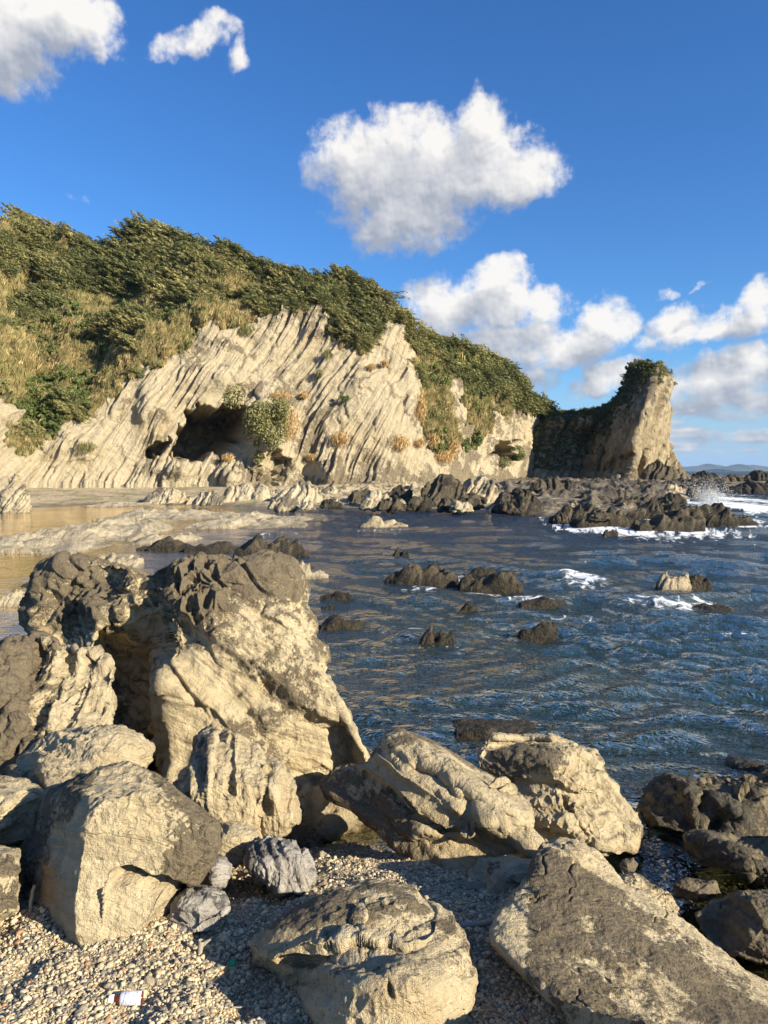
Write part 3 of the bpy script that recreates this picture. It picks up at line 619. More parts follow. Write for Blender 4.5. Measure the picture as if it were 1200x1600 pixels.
B('boulder', 'upright boulder of dark and pale vertical ribs at the left edge beside the shaded alcove',
  [(-150,1040),(-60,1015),(0,1012),(55,1006),(84,1002),(100,1022),(128,1010),(150,1022),(170,1022),(179,1045),(172,1075),(184,1100),(176,1135),(150,1210),(60,1260),(-80,1270),(-160,1180)],
  (4.3, 4.9), tf=.45, tk=.7, n=110, seed=8, amp=.022, samp=.022, sfreq=9, strata=(.95,.1,.35), pits=.5, facets=3, crust=.20, centre=(30,1120),
  creases=[((100,1022),(20,1180),7,.16),((140,1020),(95,1150),5,.09),((60,1010),(-20,1140),6,.12)],
  crust_fn=lambda u, v, n: .5*sst(u, 80, 20) - .5*sst(u, 70, 110))
B('boulder', 'low rounded pale boulder lying between the ribbed boulder and the big grey faced one',
  [(18,1200),(24,1180),(55,1163),(100,1148),(150,1137),(190,1137),(222,1148),(233,1170),(234,1205),(215,1260),(120,1280),(40,1255)],
  (3.75, 4.15), tf=.35, tk=.4, n=90, seed=31, amp=.03, samp=.022, sfreq=8, strata=(.3,.5,.8), crust=-.12, facets=4, pits=.4,
  crust_fn=lambda u, v, n: .5*np.exp(-((u-110)/36)**2-((v-1200)/22)**2))
B('boulder', 'dark shaded boulder with a pale top at the left edge, below the ribbed one',
  [(-80,1230),(0,1212),(40,1214),(70,1232),(76,1262),(66,1310),(0,1330),(-90,1330)], (3.3, 3.6), tf=.3, tk=.4, n=60, seed=44, amp=.03, crust=.3, facets=4)
B('boulder', 'small shaded boulder at the left edge touching the big grey faced one',
  [(-60,1330),(0,1318),(28,1330),(34,1380),(24,1425),(-40,1450)], (2.65, 2.95), tf=.2, tk=.3, n=50, seed=45, amp=.03, crust=.25, facets=4)
B('boulder', 'big boulder with a smooth sunlit grey right face overhanging its pale foot',
  [(200,1188),(240,1206),(300,1256),(338,1290),(342,1318),(330,1350),(306,1384),(278,1396),(268,1420),(240,1460),(180,1500),(110,1490),(70,1452),(44,1432),(32,1380),(28,1335),(50,1290),(72,1236),(115,1222),(150,1196)],
  (2.62, 3.15), tf=.36, tk=.55, n=150, seed=5, amp=.018, samp=.010, sfreq=6, strata=(.2,.4,.9), pits=.3, facets=4, cracks=.35, blocks=.14, crust=.10, centre=(180,1335), pf=.7,
  depthfn=lambda u, v: .50*sst(u,158,20)+.12*sst(v,1388,1400)*sst(u,150,170), bumps=[(215,1310,60,-.12,62)],
  creases=[((175,1384),(300,1400),6,.10)],
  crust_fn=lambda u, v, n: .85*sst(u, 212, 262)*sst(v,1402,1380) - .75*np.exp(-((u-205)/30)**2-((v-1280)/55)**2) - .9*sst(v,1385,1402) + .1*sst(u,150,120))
B('boulder', 'upright pale tooth shaped boulder standing in front of the largest craggy one',
  [(310,1152),(325,1142),(345,1150),(356,1138),(372,1146),(402,1162),(440,1202),(462,1240),(463,1278),(442,1304),(420,1330),(350,1350),(290,1320),(262,1262),(258,1232),(284,1205),(304,1182)],
  (3.55, 4.1), tf=.34, tk=.45, n=110, seed=14, amp=.028, samp=.026, sfreq=8, strata=(.95,.1,.1), facets=4, crust=-.30, pits=.2,
  bumps=[(445,1250,16,.08,30)], creases=[((318,1165),(312,1235),6,.12),((418,1205),(412,1285),5,.07),((360,1160),(356,1250),4,.05)],
  crust_fn=lambda u, v, n: .4*sst(u, 300, 270) + .5*np.exp(-((u-395)/10)**2-((v-1280)/18)**2))
B('boulder', 'small pale block wedged under the tooth shaped boulder',
  [(325,1300),(345,1284),(380,1284),(404,1294),(404,1310),(386,1345),(340,1360),(318,1340)], (3.3, 3.5), tf=.16, tk=.2, n=50, seed=17, amp=.025, crust=-.35, facets=5)
B('boulder', 'long slab shaped boulder tilted down to the right beside the black gap',
  [(514,1212),(530,1200),(568,1192),(600,1175),(606,1152),(624,1147),(660,1160),(700,1180),(760,1208),(800,1236),(831,1265),(820,1282),(818,1296),(838,1322),(834,1345),(790,1345),(740,1380),(690,1370),(640,1335),(600,1296),(560,1262),(520,1238)],
  (3.75, 4.35), tf=.26, tk=.5, pf=.5, n=140, seed=26, amp=.018, samp=.030, sfreq=7, blocks=.25, strata=(.50,.15,.85), facets=6, crust=-.20, centre=(680,1262), cracks=.3,
  depthfn=lambda u, v: .0012*(680-u), bumps=[(560,1225,36,.10,30),(735,1285,14,.06,26)],
  creases=[((650,1205),(800,1290),7,.08),((560,1215),(700,1330),7,.08),((800,1236),(770,1240),5,.06)],
  crust_fn=lambda u, v, n: .35*sst((v-1150)-(u-560)*.62, 50, 80) )
B('boulder', 'blocky boulder with a white pitted top and layered front at the edge of the water',
  [(742,1172),(752,1156),(770,1148),(815,1152),(862,1149),(884,1160),(900,1174),(928,1178),(942,1200),(948,1215),(968,1232),(985,1255),(1001,1278),(996,1300),(985,1330),(930,1345),(870,1335),(818,1300),(795,1262),(768,1226),(744,1200)],
  (4.75, 5.4), pf=.5, tf=.42, tk=.65, n=130, seed=37, amp=.020, samp=.022, sfreq=8, strata=(.12,.2,.95), facets=8, crust=-.08, centre=(870,1240), pits=.6,
  bumps=[(820,1165,60,.35,14),(790,1235,24,.20,40),(900,1230,60,-.10,40)],
  creases=[((760,1180),(930,1186),6,.09),((800,1225),(960,1240),6,.08),((895,1250),(920,1300),4,.08)],
  crust_fn=lambda u, v, n: -.7*sst(v,1182,1168) + .42*np.exp(-((v-1205)/18)**2) - .1)
B('boulder', 'humped brown boulder with curved layered ledges lying on the pebbles at the bottom centre',
  [(382,1476),(398,1458),(440,1438),(480,1415),(520,1396),(560,1388),(590,1382),(640,1392),(688,1416),(716,1450),(730,1482),(740,1525),(736,1565),(712,1600),(690,1640),(600,1660),(520,1640),(480,1580),(452,1530),(420,1512),(394,1508)],
  (2.05, 2.75), tf=.26, tk=.42, n=150, seed=52, amp=.016, samp=.018, sfreq=7, strata=(-.15,.4,.9), facets=0, blocks=.15, crust=-.06, centre=(575,1500), pits=.3, cracks=.3, pf=.75,
  bumps=[(600,1540,90,-.10,45),(470,1535,50,.14,30),(660,1530,40,-.05,40)],
  creases=[((440,1508),(560,1488),8,.13),((560,1488),(690,1492),8,.10),((690,1492),(722,1540),6,.07),((604,1520),(610,1560),4,.05)],
  crust_fn=lambda u, v, n: .16*np.exp(-((v-1440)/26)**2) + .35*np.exp(-((v-1512)/14)**2-((u-590)/70)**2) - .25*sst(v,1520,1545) - .3*np.exp(-((v-1475)/10)**2))
B('boulder', 'large sloping slab with rough grey brown face in the bottom right corner',
  [(838,1335),(846,1316),(870,1308),(908,1313),(936,1330),(950,1350),(972,1382),(1012,1402),(1062,1442),(1122,1490),(1200,1535),(1300,1600),(1330,1700),(1150,1760),(980,1720),(920,1640),(880,1585),(840,1545),(800,1505),(772,1475),(768,1452),(778,1426),(800,1396),(828,1372)],
  (1.5, 3.3), tf=.14, tk=.7, n=190, seed=63, amp=.013, samp=.006, sfreq=9, strata=(.5,.3,.8), facets=1, crust=.42, centre=(990,1510), pits=.12, cracks=.5, pf=.6, fine=1.5, blocks=.2,
  depthfn=lambda u, v: .0009*(u-990),
  bumps=[(900,1330,50,-.06,26),(1100,1560,60,.04,40)],
  creases=[((845,1460),(960,1540),5,.03),((960,1540),(1010,1600),5,.03),((1000,1400),(1150,1510),5,.03)],
  crust_fn=lambda u, v, n: -1.0*sst((v-1360)-(u-900)*.62, 8, -28) - .9*sst(u,832,806) - .5*sst((v-1540)-(u-1060)*.4, 30, 60)*sst(u,1050,1100))
B('boulder', 'shaded grey boulder between the tilted slab and the bottom right slab',
  [(734,1356),(752,1342),(800,1336),(842,1340),(860,1372),(850,1400),(800,1420),(750,1405),(732,1380)], (3.2, 3.6), tf=.2, tk=.3, n=60, seed=71, amp=.028, crust=.05, facets=5, mat=M_rock)
B('boulder', 'blue grey boulder split into curved layers on the pebbles before the black gap',
  [(388,1345),(392,1325),(420,1312),(450,1320),(484,1326),(496,1350),(490,1378),(470,1398),(440,1394),(410,1372)], (3.05, 3.35), tf=.14, tk=.2, n=70, seed=73, amp=.04, samp=.05, sfreq=6, strata=(.9,.2,.35), crust=-.1, facets=4, mat=M_slate)
B('boulder', 'pale grey scaly rock half buried at the right foot of the grey faced boulder',
  [(300,1380),(305,1352),(330,1336),(352,1338),(362,1356),(350,1385),(320,1396)], (3.0, 3.15), tf=.09, tk=.2, n=44, seed=74, amp=.03, samp=.03, sfreq=6, crust=-.1, facets=6, mat=M_slate)
B('boulder', 'dark low rock in the shadow beside the pale foot of the grey faced boulder',
  [(258,1440),(266,1412),(290,1392),(320,1386),(350,1396),(356,1420),(340,1440),(300,1456)], (2.65, 2.85), tf=.08, tk=.2, n=50, seed=75, amp=.035, samp=.035, sfreq=6, crust=.3, facets=5, mat=M_slate)
B('boulder', 'dark weedy boulder at the right edge, in the pool beyond the bottom right slab',
  [(998,1262),(1008,1240),(1040,1216),(1090,1226),(1130,1212),(1168,1214),(1200,1196),(1280,1190),(1330,1260),(1300,1340),(1200,1335),(1120,1330),(1050,1305),(1004,1290)],
  (5.0, 5.8), tf=.45, tk=.6, n=120, seed=82, amp=.035, samp=.020, sfreq=7, crust=.30, facets=3, pits=.8, mat=M_rockd, centre=(1150,1265), bumps=[(1120,1285,30,.25,24)],
  creases=[((1110,1240),(1080,1300),8,.16),((1180,1230),(1150,1300),8,.14)])
B('boulder', 'low dark rock awash behind the dark weedy boulder at the right edge',
  [(1130,1205),(1140,1188),(1180,1184),(1250,1190),(1280,1220),(1150,1225)], (6.3, 6.6), tf=.3, tk=.4, n=44, seed=83, amp=.035, crust=.4, facets=3, mat=M_rockd)
B('boulder', 'low weedy rock shelf in the pool at the right edge',
  [(1060,1320),(1090,1305),(1140,1312),(1200,1310),(1280,1310),(1300,1360),(1200,1368),(1110,1358),(1070,1345)], (4.5, 4.85), tf=.3, tk=.3, n=70, seed=84, amp=.035, crust=.15, facets=3, mat=M_rockd, samp=.03)
B('boulder', 'cracked olive brown boulder at the right edge beside the dark pool',
  [(1084,1430),(1110,1410),(1150,1398),(1200,1392),(1290,1392),(1320,1480),(1260,1520),(1170,1500),(1110,1475)], (3.55, 4.0), tf=.25, tk=.4, n=90, seed=85, amp=.028, samp=.02, crust=-.05, facets=4, cracks=1.2, mat=M_rockd)
B('boulder', 'narrow brown rock with a sunlit knob in the pool above the cracked boulder',
  [(1050,1382),(1075,1372),(1120,1376),(1128,1396),(1090,1408),(1052,1400)], (4.15, 4.3), tf=.12, tk=.2, n=40, seed=86, amp=.04, crust=-.05, facets=4, mat=M_rockd)
B('boulder', 'small dark knob of rock in the pool behind the bottom right slab',
  [(968,1352),(972,1342),(990,1340),(998,1350),(992,1362),(972,1364)], (4.3, 4.4), tf=.05, tk=.08, n=24, seed=87, amp=.04, crust=.2, facets=4, mat=M_rockd)
B('boulder', 'pale lumpy rock edge running along the pool side of the bottom right slab',
  [(965,1372),(990,1364),(1040,1395),(1060,1420),(1050,1450),(1000,1430),(970,1400)], (3.3, 3.55), tf=.12, tk=.25, n=70, seed=88, amp=.05, crust=-.05, facets=3, pits=1.5)
B('boulder', 'dark rock deep in the gap at the foot of the largest boulder',
  [(500,1225),(515,1205),(545,1192),(572,1196),(585,1225),(560,1255),(510,1250)], (4.9, 5.3), tf=.1, tk=.3, n=50, seed=89, amp=.04, crust=.4, facets=4, mat=M_rockd)

# ------------------------------------------------------------------ rocks standing in the water and along the far shore
def auto_outline(u0, u1, vt, vb, seed, peak=None, jag=1.0):
    rs_ = np.random.RandomState(seed); n = 11; xs_ = np.linspace(0, 1, n); prof = np.sin(np.clip(xs_, .02, .98) * pi) ** .45
    if peak is not None: prof = prof * (.55 + .45 * np.exp(-((xs_ - peak) / .28) ** 2))
    prof = prof * (1 - jag * .45 * rs_.rand(n)); prof /= prof.max(); prof[0] *= .2; prof[-1] *= .2
    up_ = [(u0 + (u1 - u0) * x, vb - (vb - vt) * p_) for x, p_ in zip(xs_, prof)]
    d_ = (vb - vt) * .8
    return up_ + [(u1 + 2, vb + d_ * .6), (u0 + .5 * (u1 - u0), vb + d_), (u0 - 2, vb + d_ * .6)]
def low_rock(label, u0, u1, vt, vb, mat, n=60, seed=0, group=None, z0=0.0, cat='rock', name='sea_rock', peak=None, jag=1.0, deep=None, H0=None):
    """a low rock of tilted beds, wider than high, its foot under the water or sand"""
    Yf = float((CAM_H - z0) / tb(vb)); w = (u1 - u0) / F_PX * Yf; dp = deep or max(w * .5, .12); Yc = Yf + dp * .5; H = CAM_H - Yc * float(tb(vt)) - z0; H = H0 or max(H * .88, .03)
    xc = ((u0 + u1) / 2 - 600) / F_PX * Yf; n2_ = max(12, int(n * .55))
    a, b_ = np.meshgrid(np.linspace(-1, 1, n), np.linspace(-1, 1, n2_)); off = seed * 5.3
    ang_ = np.arctan2(b_, a); rr_ = np.hypot(a, b_) * (1 + .30 * fbm(np.stack([np.cos(ang_) * 1.3 + off, np.sin(ang_) * 1.3, a * 0], -1).reshape(-1, 3), 3).reshape(a.shape))
    x = a * w * .5 * 1.12; y = b_ * dp * .5 * 1.12; P_ = np.stack([x, y, x * 0], -1).reshape(-1, 3)
    lam = min(w, 6.0); qx = (P_[:, 0] * .9 + P_[:, 1] * .35) / lam; al_ = (P_[:, 1] * .9 - P_[:, 0] * .35) / lam
    r1 = vnoise(np.stack([qx * 6 + off, al_ * 1.8, qx * 0], 1)); r2_ = vnoise(np.stack([qx * 15 + off, al_ * 5, qx * 0 + 4], 1)); r3_ = vnoise(np.stack([qx * 36, al_ * 12 + off, qx * 0 + 9], 1)); r4_ = fbm(P_ / lam * 3.0 + off, 4, .6)
    nz = (.55 * r1 + .13 * np.tanh(r2_ * 3) + .10 * r3_ + 1.0 * r4_).reshape(a.shape)
    dome = np.clip(1 - rr_ ** 2.2, -.6, 1); dome = np.sign(dome) * np.abs(dome) ** .6
    if peak is not None: dome = np.where(dome > 0, dome * (.55 + .55 * np.exp(-((a * .5 + .5 - peak) / .3) ** 2)), dome)
    hz = dome * (1 + jag * .62 * nz); hz = np.where(rr_ > 1.0, -.25 - .5 * (rr_ - 1), hz); mxh = np.quantile(hz, .985); hz = hz / mxh * H
    z = hz; lean = .35 * np.maximum(z, 0); co_ = np.stack([x + lean, y, z], -1).reshape(-1, 3); Fc = grid_faces(n2_, n)
    ck = .15 * r4_ + .25 * r2_ + (.12 if mat is M_ledge else .3)
    gi_ = np.arange(n * n2_).reshape(n2_, n); lp = np.concatenate([gi_[0, :], gi_[1:, -1], gi_[-1, -2::-1], gi_[-2:0:-1, 0]]); ln = np.roll(lp, -1); skirt = np.stack([ln, lp, lp + n * n2_, ln + n * n2_], -1)
    base = np.array([xc, Yc, z0]); bot = co_.copy(); bot[:, 2] = -.35 * H - .3
    me = mesh_from(name, np.concatenate([co_, bot]), np.concatenate([Fc, Fc[:, ::-1] + n * n2_, skirt]), {'strat': np.tile(qx * lam, 2), 'crust': np.tile(ck, 2)})
    o_ = link(name, me, mat, loc=base); tag(o_, label, cat, group); return o_
SEA = [ # u0,u1,vtop,vbase, material, label, peak
 (602,712,878,917,M_reef,'long jagged brown rock cluster in the middle of the cove with foam on its right',.35,.20),
 (724,812,889,924,M_reef,'pointed olive brown rock just right of the foam in mid cove',.6,.15),
 (735,775,884,896,M_reef,'flat low rock behind the pointed olive brown rock',.5,.2),
 (818,874,970,994,M_reef,'small forked dark rock alone in the open water of the cove',.7,.25),
 (660,706,977,1007,M_reef,'small leaning dark rock in the water straight ahead, nearest of the cove',.4,.25),
 (1034,1084,893,923,M_ledge,'smooth pale round rock at the right of the cove',.5,.05),
 (1072,1114,896,920,M_reef,'dark pointed rock touching the smooth pale one on its right',.4,.2),
 (1075,1145,942,957,M_reef,'low dark rock awash with foam near the right edge of the cove',.5,.2),
 (720,746,939,953,M_reef,'tiny low rock below the pointed olive brown rock',.5,.1),
 (820,888,932,946,M_reef,'flat rock washed by foam right of the pointed olive brown rock',.4,.3),
 (614,634,854,872,M_reef,'tiny rock behind the long jagged cluster in mid cove',.5,.1),
 (945,966,826,838,M_reef,'tiny dark rock in the foam in front of the dark reef',.5,.1),
 (558,632,804,825,M_ledge,'ribbed pale rock standing in the calm water before the far shore',.4,.3),
 (500,545,922,938,M_reef,'flat brown rock awash just right of the largest boulder top',.5,.2),
 (492,560,960,982,M_reef,'flat weedy rock awash beside the right flank of the largest boulder',.5,.2),
 (500,520,944,954,M_reef,'small flat rock between two others beside the largest boulder',.5,.2),
 (722,842,1126,1147,M_reef,'orange brown weed covered rock just breaking the surface behind the tilted slab',.2,.3),
 (368,472,832,872,M_reef,'dark rock with a pale crest showing above the top of the largest boulder',.45,.25),
 (440,506,874,905,M_ledge,'pale pointed rock sticking out behind the top right of the largest boulder',.4,.2),
 (-90,128,797,862,M_ledge,'broad pale ledge of ribbed rock in the shallows at the far left',.6,.2),
 (-120,60,833,866,M_ledge,'low front shelf of the broad pale ledge at the far left',.4,.3),
 (158,340,792,814,M_ledge,'long narrow pale ledge parallel to the sandy shore',.3,.3),
 (296,462,798,826,M_ledge,'long pale ledge ending in a dark knob left of mid cove',.4,.3),
 (196,286,829,850,M_ledge,'small pale ledge with a brown skirt in the left shallows',.6,.25),
 (-30,66,931,950,M_ledge,'flat white ledge at the left edge beside the largest boulder',.5,.2),
 (100,200,871,888,M_ledge,'pale flat ledge just behind the top left of the largest boulder',.5,.2),
 (205,290,838,860,M_reef,'brown weedy rock flat between the pale ledges of the left shallows',.5,.2),
 (290,380,845,862,M_reef,'brown weedy rock flat left of the dark crested rock',.5,.3),
 (125,220,783,792,M_ledge,'thin pale ledge at the edge of the sandy shore',.5,.3),
 (30,75,905,916,M_reef,'small dark rock awash at the far left shallows',.5,.2),
]
for k, (u0, u1, vt, vb, mt, lb, pk, jg) in enumerate(SEA):
    low_rock(lb, u0, u1, vt, vb, mt, n=int(np.clip((u1 - u0) * .62, 24, 110)), seed=100 + k, peak=pk if jg > .2 else None, **(dict(deep=(float(Yw(vt)) - float(Yw(vb))) * .55, H0=.16 + .0011 * (u1 - u0), jag=2.2) if (mt is M_ledge and u1 < 480) else {}))
# dark reef at the right and weathered blocks on the platform
REEF = [(868,935,779,818,'dark jagged reef rock at the left end of the foaming reef'),(905,990,786,822,'dark reef rock just left of the white wash'),
 (985,1065,772,814,'dark humped reef rock right of the white wash'),(1000,1100,795,831,'front reef rock with vertical ribs and foam at its foot'),(1050,1142,778,816,'high dark reef rock left of the spray fall'),
 (1105,1152,785,820,'steep reef rock right of the high dark one'),(1140,1184,800,819,'outermost reef rock with two teeth at the right end'),(955,1030,768,796,'dark reef rock behind the white wash'),(880,960,765,790,'dark rock behind the left end of the reef'),
 (1085,1125,764,784,'dark rock behind the spray at the shore end')]
for k, (u0, u1, vt, vb, lb) in enumerate(REEF):
    low_rock(lb, u0, u1, vt + 5, vb, M_reef, n=80, seed=200 + k, group='dark rocks of the foaming reef', name='reef_rock')
FAR = [(878,955,739,752),(935,1015,742,756),(1000,1075,740,752),(1070,1130,737,752),(1110,1175,741,757),(1150,1230,737,755),(1080,1150,752,766),(1130,1215,754,770),(1040,1100,748,762),(900,980,752,764),(1190,1290,742,762)]
FN = -1
for k, (u0, u1, vt, vb) in enumerate(FAR):
    u0 = max(u0, 1010) if u0 < 1000 else u0
    if u1 - u0 < 25: continue
    FN += 1
    vb2 = min(vb + 4, 772); Yb = float(Yw(max(vb2, 760))); wid = (u1 - u0) / F_PX * Yb
    rock('reef_rock', ['far reef rock beside the foot of the headland', 'far reef rock just right of the headland foot', 'far jagged reef rock under the small island', 'far reef rock under the gap between the islands', 'far reef rock touching the right edge under the island', 'nearer low reef rock below the far reef line', 'nearer low reef rock at the right edge below the far reef line', 'low reef rock nearest the headland foot', 'far reef rock running out of the picture on the right', 'far reef rock of the line', 'far reef rock at the end'][FN], 'rock', auto_outline(u0, u1, vt, vb2, 300 + k, None, .8), (Yb, Yb + 3), M_reef, tf=wid * .15, tk=wid * .3, n=30, seed=300 + k, amp=.035, samp=.03, sfreq=14, strata=(.8, .3, -.5), facets=2, crust=.4, group='far reef rocks below the horizon')
PLAT = [(0,48,738,800,'leaning pale pointed rock on the left sand'),(245,312,712,752,'pale jagged rock heap in front of the dark cave'),(318,402,714,758,'pointed pale rock pyramid in front of the dark cave'),(228,300,765,786,'pale broken ledge on the sand before the cave'),
 (290,350,768,788,'low pale ribbed ledge right of the broken ledge before the cave'),(348,432,752,786,'ribbed rock at the foot of the shrub covered buttress'),(430,520,758,788,'low ribbed rock below the cliff left of the brown round tuft'),(540,600,762,790,'brown rock block at the waterline under the cliff'),
 (600,650,758,790,'grey brown rock block at the waterline right of the brown one'),(652,740,745,792,'dark rough rock mound on the shore below the cliff'),(700,790,742,790,'dark rock mound with a pale flank, on the shore'),(768,850,768,802,'dark broken rock at the corner of the shore'),
 (330,345,742,760,'small pale block beside the rock pyramid'),(828,900,748,772,'flat dark slab on the platform before the shaded saddle'),(740,830,755,778,'pale slab on the platform left of the shaded saddle'),(1000,1062,722,752,'dark rock skirt at the foot of the headland face')]
for k, (u0, u1, vt, vb, lb) in enumerate(PLAT):
    dk = u0 > 530; zb = .1 if vb > 775 else .6; Yb = float((CAM_H - zb) / tb(vb)); Yb = min(Yb, 108); wid = (u1 - u0) / F_PX * Yb
    rock('shore_rock', lb, 'rock', auto_outline(u0, u1, vt, vb, 400 + k, None, .6), (Yb, Yb + 2), M_reef if (dk and k % 4 != 2) else M_ledge, tf=wid * .18, tk=wid * .3, n=48, seed=400 + k, amp=.038, samp=.035, sfreq=11, strata=(.75, .3, -.6), facets=2, crust=.10 if dk else -.1, cracks=.6)
rs = np.random.RandomState(77)
for k in range(70):
    u0 = rs.uniform(400, 1080); vs_ = float(interp(u0, SH)); vb = rs.uniform(756, vs_ - 2) if u0 > 640 else rs.uniform(768, vs_ - 2); w_ = rs.uniform(14, 46); h_ = rs.uniform(.25, .5) * w_ * (.5 if vb < 768 else .9)
    Yb = float((CAM_H - .45) / tb(vb)); Yb = min(Yb, 105 if u0 < 700 else 118); wid = w_ / F_PX * Yb
    rock('shore_rock', 'one of the many small weathered rocks strewn over the rock platform', 'rock', auto_outline(u0, u0 + w_, vb - h_, vb, 500 + k, None, .8), (Yb, Yb + .6), M_reef if rs.rand() < sst(np.array(u0), 450, 800) * .75 + .15 else M_ledge,
         tf=wid * .2, tk=wid * .3, n=16, seed=500 + k, amp=.05, samp=.04, sfreq=9, strata=(.75, .3, -.6), facets=2, crust=.1, cracks=0, group='small weathered rocks on the rock platform')

# far islands under the horizon
def ridge_isle(label, pts, Y):
    pts = np.array(pts, float); uu_ = np.linspace(pts[0, 0], pts[-1, 0], 90); vt = np.interp(uu_, pts[:, 0], pts[:, 1]) + .6 * fbm(np.stack([uu_ / 5, uu_ * 0, uu_ * 0], 1), 3)
    hz = float(733.9); P_ = []
    for j, w in enumerate((-1, -.8, -.45, -.15, 0, .2, .5, .85, 1)):
        zz = unproj(uu_, np.minimum(vt, hz - .3), Y)[:, 2] - 2.6 + 2.6; base = unproj(uu_, vt, Y); hgt_ = np.maximum(zz, .5) * (1 - abs(w) ** 1.6)
        P_.append(np.stack([base[:, 0], np.full(len(uu_), Y + w * 350.), hgt_ - 1.5], -1))
    o = link('island', mesh_from('island', np.concatenate(P_), grid_faces(9, 90)), M_isle); tag(o, label, 'island'); return o
M_isle, t, b, o = new_mat('island_woods'); b.inputs['Base Color'].default_value = (.07, .085, .06, 1); b.inputs['Roughness'].default_value = 1
ridge_isle('long low hazy island on the horizon behind the headland foot', [(1040,733),(1070,729.5),(1090,728),(1104,724),(1116,725),(1128,729),(1150,730.5),(1162,732)], 6200)
ridge_isle('hazy island reaching the right edge of the horizon', [(1118,733),(1135,729),(1152,725),(1175,726.5),(1200,729),(1260,730),(1300,733)], 5600)

# ------------------------------------------------------------------ plants
def leaf_cloud(n, rad3, size, seed, axis=(1, 0, 0), spread=.6, shell=.35, fold=True, asp=.35, blobs=0):
    rs_ = np.random.RandomState(seed); d = rs_.normal(size=(n, 3)); d /= np.linalg.norm(d, axis=1, keepdims=True)
    r = (shell + (1 - shell) * rs_.rand(n)) ** .7; c = d * r[:, None]
    if blobs:
        bc = rs_.normal(size=(blobs, 3)) * .42; br = rs_.uniform(.3, .52, blobs); k = rs_.randint(0, blobs, n); c = bc[k] + c * br[k][:, None]
    c = c * np.array(rad3)
    ax = np.array(axis, float) + rs_.normal(size=(n, 3)) * spread; ax /= np.linalg.norm(ax, axis=1, keepdims=True)
    w = np.cross(ax, rs_.normal(size=(n, 3))); w /= np.linalg.norm(w, axis=1, keepdims=True) + 1e-9
    L = size * rs_.uniform(.6, 1.4, n); W = L * asp
    p0 = c - ax * L[:, None] * .5; p2 = c + ax * L[:, None] * .5; p1 = c + w * W[:, None] * .5 - ax * L[:, None] * .08; p3 = c - w * W[:, None] * .5 - ax * L[:, None] * .08
    co_ = np.stack([p0, p1, p2, p3], 1).reshape(-1, 3); f = np.arange(4 * n).reshape(n, 4)
    return co_, f, np.repeat(rs_.rand(n), 4)
def leaf_mesh(name, *a, **k):
    c, f, l = leaf_cloud(*a, **k); return mesh_from(name, c, f, {'leaf': l}, smooth=False)
VC = bpy.data.collections.new('plant_kinds')           # sources of the scattered plants, used only as instances
def src(name, me, mat):
    o = bpy.data.objects.new(name, me); me.materials.append(mat); VC.objects.link(o)
for k in range(3): src('a_bush_clump_%d' % k, leaf_mesh('bush_clump', 260, (1.25, .5, .34), .22, 10 + k, (1, 0, .1), .40, .3, asp=.30, blobs=5), M_veg)
for k in range(3): src('b_reed_clump_%d' % k, leaf_mesh('reed_clump', 90, (.55, .5, .5), .75, 20 + k, (.5, 0, 1), .26, .1, asp=.11), M_veg)
for k in range(2): src('c_round_clump_%d' % k, leaf_mesh('round_clump', 150, (.6, .55, .5), .26, 30 + k, (0, 0, 1), 1.2, .3, asp=.5, blobs=4), M_veg)
def instancer(name, pts, rot, scl, idx, tint, coll, label, ngname):
    me = bpy.data.meshes.new(name); me.vertices.add(len(pts)); me.vertices.foreach_set('co', np.asarray(pts, np.float32).ravel())
    for nm, arr, ty, key in (('rot', rot, 'FLOAT_VECTOR', 'vector'), ('scl', scl, 'FLOAT_VECTOR', 'vector'), ('tint', tint, 'FLOAT_COLOR', 'color'), ('idx', idx, 'INT', 'value')):
        at = me.attributes.new(nm, ty, 'POINT'); arr = np.asarray(arr)
        if ty == 'FLOAT_COLOR': arr = np.concatenate([arr, np.ones((len(arr), 1))], 1)
        at.data.foreach_set(key, arr.astype(np.int32 if ty == 'INT' else np.float32).ravel())
    o = link(name, me); tag(o, label, None, None, 'stuff')
    ng = bpy.data.node_groups.new(ngname, 'GeometryNodeTree'); ng.interface.new_socket('Geometry', in_out='INPUT', socket_type='NodeSocketGeometry'); ng.interface.new_socket('Geometry', in_out='OUTPUT', socket_type='NodeSocketGeometry')
    N = ng.nodes; L = ng.links; a = N.new('NodeGroupInput'); z = N.new('NodeGroupOutput'); ip = N.new('GeometryNodeInstanceOnPoints'); ci = N.new('GeometryNodeCollectionInfo')
    ci.inputs['Collection'].default_value = coll; ci.inputs['Separate Children'].default_value = True; ci.inputs['Reset Children'].default_value = True
    L.new(a.outputs[0], ip.inputs['Points']); L.new(ci.outputs[0], ip.inputs['Instance']); ip.inputs['Pick Instance'].default_value = True
    for nm, ty, sk in (('idx', 'INT', 'Instance Index'), ('rot', 'FLOAT_VECTOR', 'Rotation'), ('scl', 'FLOAT_VECTOR', 'Scale')):
        q_ = N.new('GeometryNodeInputNamedAttribute'); q_.data_type = ty; q_.inputs[0].default_value = nm; L.new(q_.outputs[0], ip.inputs[sk])
    L.new(ip.outputs[0], z.inputs[0]); md = o.modifiers.new('scatter', 'NODES'); md.node_group = ng
    return o
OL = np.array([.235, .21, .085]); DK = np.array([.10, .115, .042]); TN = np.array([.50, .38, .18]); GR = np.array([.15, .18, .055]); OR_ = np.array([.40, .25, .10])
rs = np.random.RandomState(5)
ids = np.flatnonzero((vsd.ravel() > -1) & (U.ravel() > -330)); wts = np.ones(len(ids)); NV = 17000
ids = rs.choice(ids, NV, replace=False); uP, vP = U.ravel()[ids], V.ravel()[ids]; pP = CLIFF_TOP.reshape(-1, 3)[ids]; sk = interp(uP, SKY1) + 15
hgt = (vP - sk)                                        # pixels below the skyline
